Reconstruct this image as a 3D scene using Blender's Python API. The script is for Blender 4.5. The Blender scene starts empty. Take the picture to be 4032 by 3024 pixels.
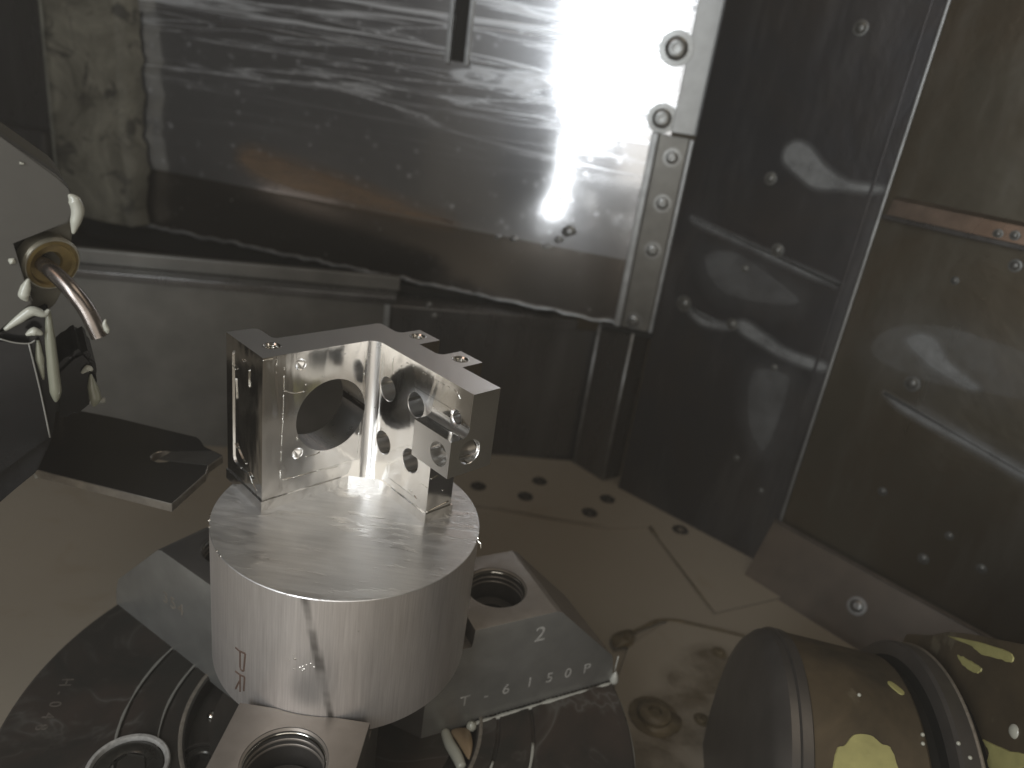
import bpy, bmesh, math, random
from mathutils import Vector, Matrix, noise as mnoise
random.seed(7)
K = 0.001                                   # everything below is written in millimetres
PI = math.pi
sc = bpy.context.scene
COL = sc.collection

# ------------------------------------------------------------------ camera
cam_d = bpy.data.cameras.new('camera'); cam = bpy.data.objects.new('camera', cam_d); COL.objects.link(cam)
cam_d.sensor_width = 36.0; cam_d.lens = 739.98 * 36.0 / 1024.0
cam_d.clip_start = 0.01; cam_d.clip_end = 20.0
cam.matrix_world = Matrix.Translation(Vector((54.047, -239.528, 162.243)) * K) @ \
    Matrix.Rotation(1.179, 4, 'X') @ Matrix.Rotation(0.147, 4, 'Z')
cam_d.dof.use_dof = True; cam_d.dof.focus_distance = 0.262; cam_d.dof.aperture_fstop = 9.5
sc.camera = cam

# ------------------------------------------------------------------ world, lamps, exposure
world = bpy.data.worlds.new('World'); sc.world = world; world.use_nodes = True
bg = world.node_tree.nodes['Background']
bg.inputs[0].default_value = (1.0, 0.86, 0.64, 1); bg.inputs[1].default_value = 0.036
sc.view_settings.view_transform = 'Standard'; sc.view_settings.look = 'None'
sc.view_settings.exposure = -0.08; sc.view_settings.gamma = 1.0

def area_light(name, loc, direction, sx, sy, radiance, col, shape='RECTANGLE'):
    d = bpy.data.lights.new(name, 'AREA'); d.shape = shape; d.size = sx*K; d.size_y = sy*K
    d.energy = radiance * PI * sx*sy*K*K; d.color = col
    o = bpy.data.objects.new(name, d); COL.objects.link(o)
    o.location = Vector(loc)*K
    o.rotation_euler = Vector(direction).to_track_quat('-Z', 'Y').to_euler()
    return o
WN = (0.208, 0.978, 0.0)
area_light('machine_lamp', (-212, -491, 345), WN, 205, 450, 8.0, (0.88, 0.94, 1.0))
area_light('machine_lamp', (-250, -483, 95), WN, 105, 60, 11.0, (0.93, 0.97, 1.0))
area_light('machine_lamp', (-284, -476, 0), WN, 34, 170, 13.0, (0.93, 0.97, 1.0))
area_light('doorway_fill', (60, -410, 110), (-0.05, 1.0, -0.15), 420, 520, 1.15, (1.0, 0.94, 0.85))  # unseen soft fill added behind the camera, standing for the open doorway
area_light('warm_fill', (-330, -330, 610), (0.45, 0.45, -0.78), 300, 220, 1.5, (1.0, 0.70, 0.52))  # added out of view to tint the bar's left side warm
area_light('warm_fill', (-615, -110, -104), (1.0, 0.15, 0.12), 190, 88, 0.40, (1.0, 0.85, 0.74), 'ELLIPSE')  # added low at left for a soft reflection on the sill
area_light('ceiling_lamp', (310, 50, 600), (-0.30, 0.0, -1), 380, 340, 1.5, (1.0, 0.88, 0.72))

# ------------------------------------------------------------------ helpers
def P_frame(origin, ang_deg, flip=1):
    """frame for an upright plate: (s along azimuth, d towards the room, z up)"""
    a = math.radians(ang_deg); u = Vector((math.cos(a), math.sin(a), 0)); n = Vector((-math.sin(a), math.cos(a), 0))*flip
    o = Vector((origin[0], origin[1], origin[2] if len(origin) > 2 else 0))
    return lambda s, d, z: o + u*s + n*d + Vector((0, 0, z))
ident = lambda x, y, z: Vector((x, y, z))
ROOT = {}
def empty(name, loc, label, cat, group=None):
    o = bpy.data.objects.new(name, None); COL.objects.link(o); o.location = Vector(loc)*K
    o.empty_display_size = 0.02
    o['label'] = label; o['category'] = cat
    if group: o['group'] = group
    ROOT[o] = Vector(loc)
    return o
def rootloc(p):
    l = Vector((0, 0, 0))
    while p is not None:
        l += ROOT.get(p, Vector((0, 0, 0))); p = p.parent
    return l
def link(name, bm, mat, parent=None, smooth=False, angle=None, keep=False):
    bmesh.ops.recalc_face_normals(bm, faces=bm.faces)
    L = rootloc(parent)
    if not keep:
        for v in bm.verts: v.co = (v.co - L)*K
    me = bpy.data.meshes.new(name); bm.to_mesh(me); bm.free()
    mats = mat if isinstance(mat, (list, tuple)) else [mat]
    for m in mats: me.materials.append(m)
    if smooth or angle:
        for p in me.polygons: p.use_smooth = True
        if angle: 
            me.set_sharp_from_angle(angle=math.radians(angle))
    o = bpy.data.objects.new(name, me); COL.objects.link(o)
    if parent is not None: o.parent = parent
    return o
def add_prism(bm, poly, a, b, f=ident, axis='z', bevel=0.0):
    """poly in the two other axes, extruded from a to b along axis"""
    def P(p, q, w):
        return f(p, q, w) if axis == 'z' else (f(p, w, q) if axis == 'y' else f(w, p, q))
    v0 = [bm.verts.new(P(p[0], p[1], a)) for p in poly]; v1 = [bm.verts.new(P(p[0], p[1], b)) for p in poly]
    n = len(poly); fs = []
    fs.append(bm.faces.new(v0[::-1])); fs.append(bm.faces.new(v1))
    for i in range(n): fs.append(bm.faces.new((v0[i], v0[(i+1) % n], v1[(i+1) % n], v1[i])))
    if bevel:
        es = set()
        for fc in fs: es.update(fc.edges)
        bmesh.ops.bevel(bm, geom=list(es), offset=bevel, segments=2, affect='EDGES', profile=0.6)
def add_box(bm, x0, x1, y0, y1, z0, z1, f=ident, bevel=0.0):
    add_prism(bm, [(x0, y0), (x1, y0), (x1, y1), (x0, y1)], z0, z1, f, 'z', bevel)
def add_lathe(bm, prof, center, axis, n=32, cap0=False, cap1=False, a0=0, a1=2*PI, ref=None):
    """prof: list of (radius, height along axis)"""
    ax = Vector(axis).normalized(); c = Vector(center)
    t = Vector(ref) if ref else (Vector((0, 0, 1)) if abs(ax.z) < 0.9 else Vector((1, 0, 0)))
    e1 = (t - ax*t.dot(ax)).normalized(); e2 = ax.cross(e1)
    full = abs(a1-a0-2*PI) < 1e-6; m = n if full else n+1
    rings = []
    for r, h in prof:
        rings.append([bm.verts.new(c + ax*h + (e1*math.cos(a0+(a1-a0)*i/n) + e2*math.sin(a0+(a1-a0)*i/n))*r) for i in range(m)])
    for a, b in zip(rings, rings[1:]):
        for i in range(n):
            j = (i+1) % m
            bm.faces.new((a[i], a[j], b[j], b[i]))
    if cap0: bm.faces.new(rings[0][::-1])
    if cap1: bm.faces.new(rings[-1])
def add_tube(bm, pts, r, n=10, closed_ends=True, flat=1.0):
    pts = [Vector(p) for p in pts]; rr = r if isinstance(r, (list, tuple)) else [r]*len(pts)
    rings = []; e1 = None
    for i, p in enumerate(pts):
        d = (pts[min(i+1, len(pts)-1)] - pts[max(i-1, 0)]).normalized()
        if e1 is None:
            e1 = Vector((0, 0, 1)).cross(d)
            if e1.length < 1e-3: e1 = Vector((1, 0, 0)).cross(d)
        else: e1 = e1 - d*e1.dot(d)
        e1.normalize(); e2 = d.cross(e1)
        rings.append([bm.verts.new(p + (e1*math.cos(2*PI*k/n) + e2*math.sin(2*PI*k/n)*flat)*rr[i]) for k in range(n)])
    for a, b in zip(rings, rings[1:]):
        for k in range(n): bm.faces.new((a[k], a[(k+1) % n], b[(k+1) % n], b[k]))
    if closed_ends: bm.faces.new(rings[0][::-1]); bm.faces.new(rings[-1])
def smooth_path(pts, n=8):
    pts = [Vector(p) for p in pts]; out = []
    for i in range(len(pts)-1):
        p0 = pts[max(i-1, 0)]; p1 = pts[i]; p2 = pts[i+1]; p3 = pts[min(i+2, len(pts)-1)]
        for k in range(n):
            t = k/n
            out.append(0.5*((2*p1) + (p2-p0)*t + (2*p0-5*p1+4*p2-p3)*t*t + (3*p1-p0-3*p2+p3)*t*t*t))
    out.append(pts[-1]); return out
def blob_poly(pts, n=6):
    """closed smooth outline through 2-D points"""
    out = []; m = len(pts)
    for i in range(m):
        p0, p1, p2, p3 = [Vector((pts[(i+k-1) % m][0], pts[(i+k-1) % m][1], 0)) for k in range(4)]
        for k in range(n):
            t = k/n
            q = 0.5*((2*p1) + (p2-p0)*t + (2*p0-5*p1+4*p2-p3)*t*t + (3*p1-p0-3*p2+p3)*t*t*t)
            out.append((q.x, q.y))
    return out
def add_blob(bm, poly, f, h, spread=0.0):
    """low domed patch on a plate: outline at height 0, smaller inner ring at height h"""
    cx = sum(p[0] for p in poly)/len(poly); cy = sum(p[1] for p in poly)/len(poly)
    lay = bm.verts.layers.float.get('thick') or bm.verts.layers.float.new('thick')
    m = len(poly); area = sum(poly[i][0]*poly[(i+1) % m][1]-poly[(i+1) % m][0]*poly[i][1] for i in range(m)); sg = 1 if area > 0 else -1
    def ring(off, hh, th):
        out = []
        for i in range(m):
            a, c = Vector(poly[i-1]), Vector(poly[(i+1) % m]); t = (c-a)
            nrm = Vector((t.y, -t.x)).normalized()*sg if t.length > 1e-6 else Vector((0, 0))
            v = bm.verts.new(f(poly[i][0]+nrm.x*off, hh, poly[i][1]+nrm.y*off)); v[lay] = th; out.append(v)
        return out
    rs = [ring(spread, 0.05, 0.0), ring(0, h*0.6, 0.5), ring(-min(spread, 1.5), h, 1.0)] if spread else [ring(0, 0.05, 1.0), ring(-0.3, h, 1.0)]
    for a, b in zip(rs, rs[1:]):
        for i in range(len(poly)): bm.faces.new((a[i], a[(i+1) % len(poly)], b[(i+1) % len(poly)], b[i]))
    bm.faces.new(rs[-1])
def text_mesh(name, s, size, M, mat, parent, depth=0.25):
    """flat lettering; M maps (x right, y up, z out) in mm to the world"""
    cu = bpy.data.curves.new(name, 'FONT'); cu.body = s; cu.size = size; cu.extrude = depth; cu.space_character = 1.25; cu.offset = 0.004*size
    cu.resolution_u = 3
    t = bpy.data.objects.new(name, cu); COL.objects.link(t)
    dg = bpy.context.evaluated_depsgraph_get(); dg.update()
    me = bpy.data.meshes.new_from_object(t.evaluated_get(dg))
    bm = bmesh.new(); bm.from_mesh(me)
    bpy.data.objects.remove(t); bpy.data.curves.remove(cu); bpy.data.meshes.remove(me)
    for v in bm.verts: v.co = M @ v.co
    return link(name, bm, mat, parent)
def boolean(o, cutbm, op, pre=None):
    me = bpy.data.meshes.new('cut'); bmesh.ops.recalc_face_normals(cutbm, faces=cutbm.faces)
    for v in cutbm.verts: v.co = v.co*K
    cutbm.to_mesh(me); cutbm.free()
    c = bpy.data.objects.new('cut', me); COL.objects.link(c); c.matrix_world = Matrix.Identity(4) if pre is None else pre
    m = o.modifiers.new('b', 'BOOLEAN'); m.operation = op; m.solver = 'EXACT'; m.object = c
    dg = bpy.context.evaluated_depsgraph_get(); dg.update()
    new = bpy.data.meshes.new_from_object(o.evaluated_get(dg))
    o.modifiers.clear(); old = o.data; o.data = new; bpy.data.meshes.remove(old)
    bpy.data.objects.remove(c); bpy.data.meshes.remove(me)
def tag_struct(o, kind='structure'): o['kind'] = kind; return o

# ------------------------------------------------------------------ materials
class NB:
    def __init__(s, name):
        s.m = bpy.data.materials.new(name); s.m.use_nodes = True; s.t = s.m.node_tree
        s.b = s.t.nodes['Principled BSDF']; s.out = s.t.nodes['Material Output']
        s.tc = s.t.nodes.new('ShaderNodeTexCoord')
    def n(s, typ, **kw):
        nd = s.t.nodes.new(typ)
        for k, v in kw.items():
            if hasattr(nd, k): setattr(nd, k, v)
        return nd
    def l(s, a, b): s.t.links.new(a, b)
    def mapping(s, rot=(0, 0, 0), scale=(1, 1, 1), src=None, loc=(0, 0, 0)):
        mp = s.n('ShaderNodeMapping'); mp.inputs['Rotation'].default_value = rot; mp.inputs['Scale'].default_value = scale
        mp.inputs['Location'].default_value = loc
        s.l(src or s.tc.outputs['Object'], mp.inputs['Vector']); return mp.outputs[0]
    def noise(s, vec, scale, detail=4, rough=0.55, dist=0.0):
        nd = s.n('ShaderNodeTexNoise'); nd.inputs['Scale'].default_value = scale; nd.inputs['Detail'].default_value = detail
        nd.inputs['Roughness'].default_value = rough; nd.inputs['Distortion'].default_value = dist
        s.l(vec, nd.inputs['Vector']); return nd.outputs['Fac']
    def ramp(s, fac, stops):
        r = s.n('ShaderNodeValToRGB'); e = r.color_ramp.elements
        while len(e) < len(stops): e.new(0.5)
        for i, (p, c) in enumerate(stops):
            e[i].position = p; e[i].color = (c, c, c, 1) if not isinstance(c, tuple) else (*c, 1)
        s.l(fac, r.inputs[0]); return r.outputs[0]
    def math(s, op, a, b=None, clamp=False):
        nd = s.n('ShaderNodeMath'); nd.operation = op; nd.use_clamp = clamp
        for i, v in enumerate((a, b)):
            if v is None: continue
            if isinstance(v, (int, float)): nd.inputs[i].default_value = v
            else: s.l(v, nd.inputs[i])
        return nd.outputs[0]
    def mix(s, fac, a, b):
        nd = s.n('ShaderNodeMix'); nd.data_type = 'RGBA'
        ins = [i for i in nd.inputs if i.type == 'RGBA']; f = [i for i in nd.inputs if i.type == 'VALUE'][0]
        if isinstance(fac, (int, float)): f.default_value = fac
        else: s.l(fac, f)
        for i, v in zip(ins, (a, b)):
            if isinstance(v, tuple): i.default_value = (*v, 1)
            else: s.l(v, i)
        return [q for q in nd.outputs if q.type == 'RGBA'][0]
    def bump(s, h, strength, dist, prev=None):
        nd = s.n('ShaderNodeBump'); nd.inputs['Strength'].default_value = strength; nd.inputs['Distance'].default_value = dist*K
        s.l(h, nd.inputs['Height'])
        if prev is not None: s.l(prev, nd.inputs['Normal'])
        return nd.outputs[0]
    def set(s, **kw):
        names = dict(col='Base Color', rough='Roughness', metal='Metallic', normal='Normal', alpha='Alpha', aniso='Anisotropic',
                     ior='IOR', spec='Specular IOR Level', coat='Coat Weight', coatr='Coat Roughness', trans='Transmission Weight', sss='Subsurface Weight')
        for k, v in kw.items():
            i = s.b.inputs[names[k]]
            if isinstance(v, tuple): i.default_value = (*v, 1)
            elif isinstance(v, (int, float)): i.default_value = v
            else: s.l(v, i)
        return s

def simple(name, col, rough, metal, nscale=120, var=0.25, bump=0.05, spec=0.5, rvar=0.12):
    b = NB(name); v = b.tc.outputs['Object']
    n1 = b.noise(v, nscale, 5); n2 = b.noise(v, nscale*0.17, 4)
    f = b.math('MULTIPLY', n1, n2); f = b.ramp(f, [(0.12, 0.0), (0.42, 1.0)])
    dark = tuple(c*(1-var) for c in col); lite = tuple(min(1, c*(1+var)) for c in col)
    b.set(col=b.mix(f, dark, lite), metal=metal, spec=spec)
    b.set(rough=b.math('ADD', b.math('MULTIPLY', n2, rvar*2), rough-rvar))
    if bump: b.set(normal=b.bump(n1, 1.0, bump))
    return b.m

def m_mirror():
    b = NB('milled_aluminium'); o = b.tc.outputs['Object']
    v1 = b.mapping(scale=(1, 1, 0.35)); n1 = b.noise(v1, 75, 2, 0.4, 0.6)
    v2 = b.mapping(scale=(1, 1, 0.05)); n2 = b.noise(v2, 900, 3, 0.6)
    n3 = b.noise(o, 45, 3, 0.5)
    nb = b.bump(n1, 1.0, 0.45); nb = b.bump(n2, 1.0, 0.010, nb)
    b.set(col=b.mix(n3, (0.90, 0.895, 0.88), (0.96, 0.955, 0.94)), metal=1.0, rough=b.math('ADD', b.math('MULTIPLY', n3, 0.16), 0.06), normal=nb)
    return b.m
def m_satin():
    b = NB('satin_milled_top'); o = b.tc.outputs['Object']
    v2 = b.mapping(scale=(0.12, 1, 1), rot=(0, 0, 0.5)); n2 = b.noise(v2, 1500, 3, 0.6); n3 = b.noise(o, 30, 3)
    b.set(col=(0.78, 0.765, 0.74), metal=1.0, rough=b.math('ADD', b.math('MULTIPLY', n3, 0.12), 0.30), normal=b.bump(n2, 1.0, 0.012))
    return b.m
def m_bore():
    b = NB('bored_aluminium'); o = b.tc.outputs['Object']
    n3 = b.noise(o, 220, 3)
    b.set(col=(0.83, 0.82, 0.80), metal=1.0, rough=b.math('ADD', b.math('MULTIPLY', n3, 0.1), 0.24), normal=b.bump(n3, 1.0, 0.01))
    return b.m
def m_stock_side():
    b = NB('saw_cut_bar_aluminium'); o = b.tc.outputs['Object']
    v = b.mapping(scale=(1, 1, 0.03)); n1 = b.noise(v, 1700, 4, 0.65); n2 = b.noise(v, 140, 4, 0.6); n3 = b.noise(o, 35, 4)
    sx = b.n('ShaderNodeSeparateXYZ'); b.l(o, sx.inputs[0])
    ang = b.math('ARCTAN2', sx.outputs[1], sx.outputs[0])          # radians
    zz = b.math('MULTIPLY', sx.outputs[2], 1000.0)                  # mm, object origin at the stock foot (z=-58.5)
    # long dark draw mark leaning across the bar
    line = b.math('ADD', b.math('MULTIPLY', zz, math.radians(-0.247)), math.radians(-92.2 + 0.247*58.5))
    wob = b.math('MULTIPLY', b.math('SUBTRACT', b.noise(v, 260, 3), 0.5), 0.10)
    d = b.math('ABSOLUTE', b.math('ADD', b.math('SUBTRACT', ang, line), wob))
    stain = b.ramp(d, [(0.014, 1.0), (0.042, 0.0)])
    gate = b.ramp(b.noise(b.mapping(scale=(0.2, 0.2, 1)), 55, 3, 0.6), [(0.36, 0.25), (0.56, 1.0)])
    stain = b.math('MULTIPLY', stain, gate)
    base = b.mix(b.ramp(n1, [(0.3, 0.0), (0.7, 1.0)]), (0.66, 0.625, 0.60), (0.80, 0.765, 0.735))
    base = b.mix(b.math('MULTIPLY', b.ramp(n2, [(0.55, 0.0), (0.75, 1.0)]), 0.18), base, (0.42, 0.41, 0.41))
    base = b.mix(b.math('MULTIPLY', stain, 0.9), base, (0.12, 0.11, 0.10))
    r = b.math('ADD', b.math('MULTIPLY', n1, 0.12), b.math('MULTIPLY', n3, 0.14)); r = b.math('ADD', r, 0.30)
    b.set(col=base, metal=0.88, rough=r, normal=b.bump(n1, 1.0, 0.016))
    return b.m
def m_stock_face():
    b = NB('fly_cut_stock_face'); o = b.tc.outputs['Object']
    big = b.noise(o, 26, 2, 0.4, 0.3)
    va = b.mapping(rot=(0, 0, math.radians(-56)), scale=(0.10, 1, 1)); na = b.noise(va, 520, 4, 0.65)
    vc = b.mapping(rot=(0, 0, math.radians(30)), scale=(0.08, 1, 1)); nc = b.noise(vc, 380, 4, 0.65)
    sel = b.ramp(b.noise(o, 34, 1, 0.3, 0.2), [(0.50, 0.0), (0.56, 1.0)])
    mixn = b.n('ShaderNodeMix'); b.l(sel, mixn.inputs[0]); b.l(na, mixn.inputs[2]); b.l(nc, mixn.inputs[3]); h = mixn.outputs[0]
    patch = b.ramp(b.noise(b.mapping(rot=(0, 0, math.radians(-56)), scale=(0.25, 1, 1)), 85, 5, 0.7, 0.0), [(0.53, 0.0), (0.565, 1.0)])
    base = b.mix(b.ramp(h, [(0.3, 0.0), (0.7, 1.0)]), (0.70, 0.685, 0.665), (0.84, 0.825, 0.80))
    base = b.mix(b.math('MULTIPLY', patch, 0.35), base, (0.92, 0.90, 0.87))
    r = b.math('ADD', b.math('MULTIPLY', h, 0.30), b.math('MULTIPLY', big, 0.35)); r = b.math('ADD', r, b.math('SUBTRACT', 0.12, b.math('MULTIPLY', patch, 0.10)))
    b.set(col=base, metal=0.93, rough=r, normal=b.bump(h, 1.0, 0.035, b.bump(patch, 1.0, 0.05)))
    return b.m
def m_grimy_steel(name, base=(0.66, 0.66, 0.67), rough=0.10, streak=0.5, speck=0.5, axis_az=168, zhi=None, warm=None):
    """polished sheet under dried coolant: thin wavy runs and specks, laid in the sheet's own plane"""
    b = NB(name); o = b.tc.outputs['Object']
    v = b.mapping(rot=(0, 0, math.radians(-axis_az)))
    vs = b.mapping(src=v, scale=(0.42, 0.001, 6.5))
    n = b.noise(vs, 4.6, 6, 0.55, 0.9)
    line = b.math('ABSOLUTE', b.math('SUBTRACT', n, 0.5)); line = b.ramp(line, [(0.0, 1.0), (0.010, 0.6), (0.032, 0.0)])
    line2 = b.math('ABSOLUTE', b.math('SUBTRACT', b.noise(b.mapping(src=v, scale=(0.45, 0.001, 9), loc=(3, 0, 1)), 8, 5, 0.5, 0.6), 0.47))
    line2 = b.ramp(line2, [(0.0, 0.6), (0.01, 0.2), (0.03, 0.0)])
    film = b.ramp(b.noise(b.mapping(src=v, scale=(1, 0.001, 2)), 10, 6, 0.7, 0.4), [(0.55, 0.0), (0.85, 0.16)])
    sx = b.n('ShaderNodeSeparateXYZ'); b.l(o, sx.inputs[0])
    hi = b.ramp(sx.outputs[2], [(0.10, 0.0), (0.17, 1.0)]) if zhi is None else b.ramp(sx.outputs[2], [(zhi[0], 0.0), (zhi[1], 1.0)])
    vor = b.n('ShaderNodeTexVoronoi'); vor.inputs['Scale'].default_value = 110; b.l(v, vor.inputs['Vector'])
    sp = b.ramp(vor.outputs['Distance'], [(0.12, 1.0), (0.30, 0.0)])
    sp = b.math('MULTIPLY', sp, b.ramp(b.noise(v, 45, 3), [(0.44, 0.0), (0.60, 1.0)]))
    g = b.math('MULTIPLY', b.math('MAXIMUM', line, line2), hi); g = b.math('MULTIPLY', g, streak*1.6, clamp=True)
    g = b.math('MAXIMUM', g, b.math('MULTIPLY', sp, speck)); g = b.math('MAXIMUM', g, b.math('MULTIPLY', film, b.math('ADD', b.math('MULTIPLY', hi, 0.5), 0.25)))
    n4 = b.noise(v, 220, 4)
    col = b.mix(g, base, (0.62, 0.64, 0.64))
    b.set(col=col, metal=b.math('SUBTRACT', 0.95, b.math('MULTIPLY', g, 0.85)),
          rough=b.math('ADD', b.math('MULTIPLY', g, 0.5), b.math('ADD', b.math('MULTIPLY', n4, 0.06), rough-0.03)),
          normal=b.bump(g, 1.0, 0.10, b.bump(n4, 1.0, 0.004)))
    gl = b.n('ShaderNodeBsdfGlossy'); gl.inputs['Color'].default_value = (*base, 1); gl.inputs['Roughness'].default_value = 0.30
    mx = b.n('ShaderNodeMixShader'); mx.inputs[0].default_value = 0.30
    b.l(b.b.outputs[0], mx.inputs[1]); b.l(gl.outputs[0], mx.inputs[2]); b.l(mx.outputs[0], b.out.inputs['Surface'])
    return b.m
def m_dark_wall(name, base=(0.065, 0.065, 0.07), rough=0.30, rust=0.3):
    b = NB(name); o = b.tc.outputs['Object']
    n1 = b.noise(o, 9, 5, 0.6, 0.4); n2 = b.noise(o, 150, 5, 0.65); n3 = b.noise(b.mapping(scale=(1, 1, 0.2)), 30, 4, 0.6)
    col = b.mix(b.ramp(n1, [(0.42, 0.0), (0.68, rust)]), base, (0.12, 0.088, 0.055))
    col = b.mix(b.math('MULTIPLY', b.ramp(n3, [(0.5, 0.0), (0.8, 1.0)]), 0.25), col, (0.32, 0.32, 0.31))
    b.set(col=col, metal=0.75, rough=b.math('ADD', b.math('MULTIPLY', n3, 0.22), rough-0.08), normal=b.bump(n2, 1.0, 0.03, b.bump(n1, 1.0, 1.2)))
    return b.m
def m_floor():
    b = NB('beige_machine_paint'); o = b.tc.outputs['Object']
    n1 = b.noise(o, 6, 5, 0.6, 0.3); n2 = b.noise(o, 90, 5, 0.7); n3 = b.noise(o, 22, 5, 0.65, 0.6)
    col = b.mix(n1, (0.25, 0.215, 0.165), (0.31, 0.27, 0.21))
    col = b.mix(b.ramp(n3, [(0.60, 0.0), (0.80, 0.5)]), col, (0.20, 0.15, 0.085))
    b.set(col=col, rough=b.math('ADD', b.math('MULTIPLY', n2, 0.2), 0.38), spec=0.35, normal=b.bump(n2, 1.0, 0.05))
    return b.m
def m_column():
    b = NB('caked_chip_grime'); o = b.tc.outputs['Object']
    n1 = b.noise(o, 14, 6, 0.7, 0.8); n2 = b.noise(o, 90, 6, 0.75); n3 = b.noise(o, 32, 4, 0.6, 1.0)
    col = b.mix(b.ramp(n1, [(0.35, 0.0), (0.65, 1.0)]), (0.06, 0.055, 0.038), (0.22, 0.205, 0.155))
    col = b.mix(b.ramp(n3, [(0.54, 0.0), (0.62, 0.9)]), col, (0.03, 0.027, 0.02))
    b.set(col=col, rough=0.7, normal=b.bump(n2, 1.0, 0.5, b.bump(n3, 1.0, 1.0)))
    return b.m
def m_worn_cyl():
    b = NB('worn_oily_casting'); o = b.tc.outputs['Object']
    n1 = b.noise(o, 16, 5, 0.65, 0.5); n2 = b.noise(o, 160, 5, 0.7); n3 = b.noise(o, 60, 4, 0.6)
    col = b.mix(b.ramp(n1, [(0.35, 0.0), (0.65, 1.0)]), (0.055, 0.045, 0.03), (0.15, 0.115, 0.07))
    col = b.mix(b.ramp(n3, [(0.64, 0.0), (0.72, 0.6)]), col, (0.22, 0.19, 0.13))
    b.set(col=col, metal=0.35, rough=b.math('ADD', b.math('MULTIPLY', n3, 0.3), 0.30), normal=b.bump(n2, 1.0, 0.06))
    return b.m
def m_chuck():
    b = NB('blackened_chuck_steel'); o = b.tc.outputs['Object']
    n1 = b.noise(o, 18, 5, 0.6, 0.6); n2 = b.noise(o, 180, 5, 0.7)
    w = b.math('ABSOLUTE', b.math('SUBTRACT', b.noise(o, 20, 3, 0.5, 1.6), 0.5)); edge = b.ramp(w, [(0.0, 1.0), (0.018, 0.3), (0.05, 0.0)])
    edge = b.math('MULTIPLY', edge, b.ramp(n1, [(0.45, 0.0), (0.62, 1.0)]))
    col = b.mix(b.ramp(n1, [(0.4, 0.0), (0.7, 1.0)]), (0.055, 0.052, 0.046), (0.10, 0.075, 0.062))
    col = b.mix(b.math('MULTIPLY', edge, 0.5), col, (0.25, 0.25, 0.23))
    b.set(col=col, metal=0.6, rough=b.math('ADD', b.math('MULTIPLY', n1, 0.3), 0.28), normal=b.bump(n2, 1.0, 0.03))
    return b.m
def m_coolant(name='milky_coolant', col=(0.46, 0.46, 0.39), rough=0.25):
    b = NB(name); n = b.noise(b.tc.outputs['Object'], 90, 3)
    b.set(col=b.mix(n, tuple(c*0.85 for c in col), col), rough=rough, spec=0.5, sss=0.0, coat=0.4, coatr=0.1)
    return b.m
def m_film():
    b = NB('coolant_and_sheen_film'); o = b.tc.outputs['Object']
    n = b.noise(o, 55, 4, 0.6); n2 = b.noise(o, 200, 4)
    at = b.n('ShaderNodeAttribute'); at.attribute_name = 'thick'
    b.set(col=(0.30, 0.31, 0.31), rough=0.55, metal=0.2, alpha=b.math('MULTIPLY', b.ramp(n, [(0.25, 0.25), (0.65, 0.75)]), b.math('POWER', at.outputs['Fac'], 1.3)), normal=b.bump(n2, 1.0, 0.1))
    return b.m

M_MIR, M_SAT, M_BORE, M_SSIDE, M_SFACE = m_mirror(), m_satin(), m_bore(), m_stock_side(), m_stock_face()
M_JAW_TOP = simple('jaw_top_steel', (0.30, 0.265, 0.23), 0.42, 0.55, 160, 0.12, 0.02)
M_JAW_SIDE = simple('jaw_side_steel', (0.29, 0.285, 0.265), 0.40, 0.60, 60, 0.22, 0.03)
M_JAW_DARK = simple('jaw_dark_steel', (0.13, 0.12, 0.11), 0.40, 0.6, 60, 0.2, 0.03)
M_CHUCK = m_chuck(); M_FLOOR = m_floor(); M_COL = m_column(); M_CYL = m_worn_cyl()
M_COOL = m_coolant(); M_COOLG = m_coolant('greenish_coolant', (0.24, 0.24, 0.18), 0.3); M_FILM = m_film()
M_PANEL = m_grimy_steel('streaked_polished_sheet', speck=0.33)
M_SILL = m_grimy_steel('sill_sheet', (0.24, 0.215, 0.19), 0.20, 0.1, 0.15)
M_LOWER = simple('grey_lower_sheet', (0.17, 0.163, 0.145), 0.38, 0.5, 30, 0.30, 0.04)
M_LOWD = m_dark_wall('dark_lower_sheet', (0.12, 0.115, 0.11), 0.25, 0.2)
M_WALL = m_dark_wall('black_stainless'); M_WALL2 = m_dark_wall('brown_stainless', (0.13, 0.115, 0.085), 0.28, 0.8)
M_SEAM = simple('bright_steel_seam', (0.34, 0.345, 0.34), 0.40, 0.7, 120, 0.25, 0.03)
M_FRAME = simple('frame_steel', (0.27, 0.27, 0.26), 0.42, 0.75, 90, 0.15, 0.03)
M_SCREW = simple('plated_screw', (0.22, 0.22, 0.21), 0.32, 0.8, 300, 0.2, 0.02)
M_DARKSCREW = simple('black_oxide_screw', (0.05, 0.047, 0.04), 0.30, 0.6, 300, 0.3, 0.02)
M_FSCREW = simple('grey_floor_screw', (0.10, 0.09, 0.075), 0.30, 0.75, 300, 0.3, 0.02)
M_RIVET = simple('dull_rivet', (0.15, 0.15, 0.14), 0.38, 0.6, 300, 0.3, 0.03)
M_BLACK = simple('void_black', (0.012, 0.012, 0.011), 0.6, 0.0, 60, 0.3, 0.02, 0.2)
M_TURRET = simple('grey_turret_paint', (0.075, 0.071, 0.062), 0.42, 0.25, 60, 0.10, 0.03)
M_NOTCH = simple('dark_notch_paint', (0.10, 0.092, 0.066), 0.5, 0.1, 60, 0.15, 0.03)
M_HOLDER = simple('black_tool_holder', (0.022, 0.022, 0.023), 0.22, 0.55, 80, 0.3, 0.02)
M_PLATE = simple('black_plate', (0.034, 0.030, 0.026), 0.20, 0.5, 60, 0.3, 0.02)
M_PLATE_E = simple('plate_edge_steel', (0.34, 0.31, 0.27), 0.35, 0.75, 140, 0.35, 0.04)
M_COPPER = simple('stained_copper_tube', (0.27, 0.235, 0.21), 0.27, 0.95, 200, 0.25, 0.02)
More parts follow.
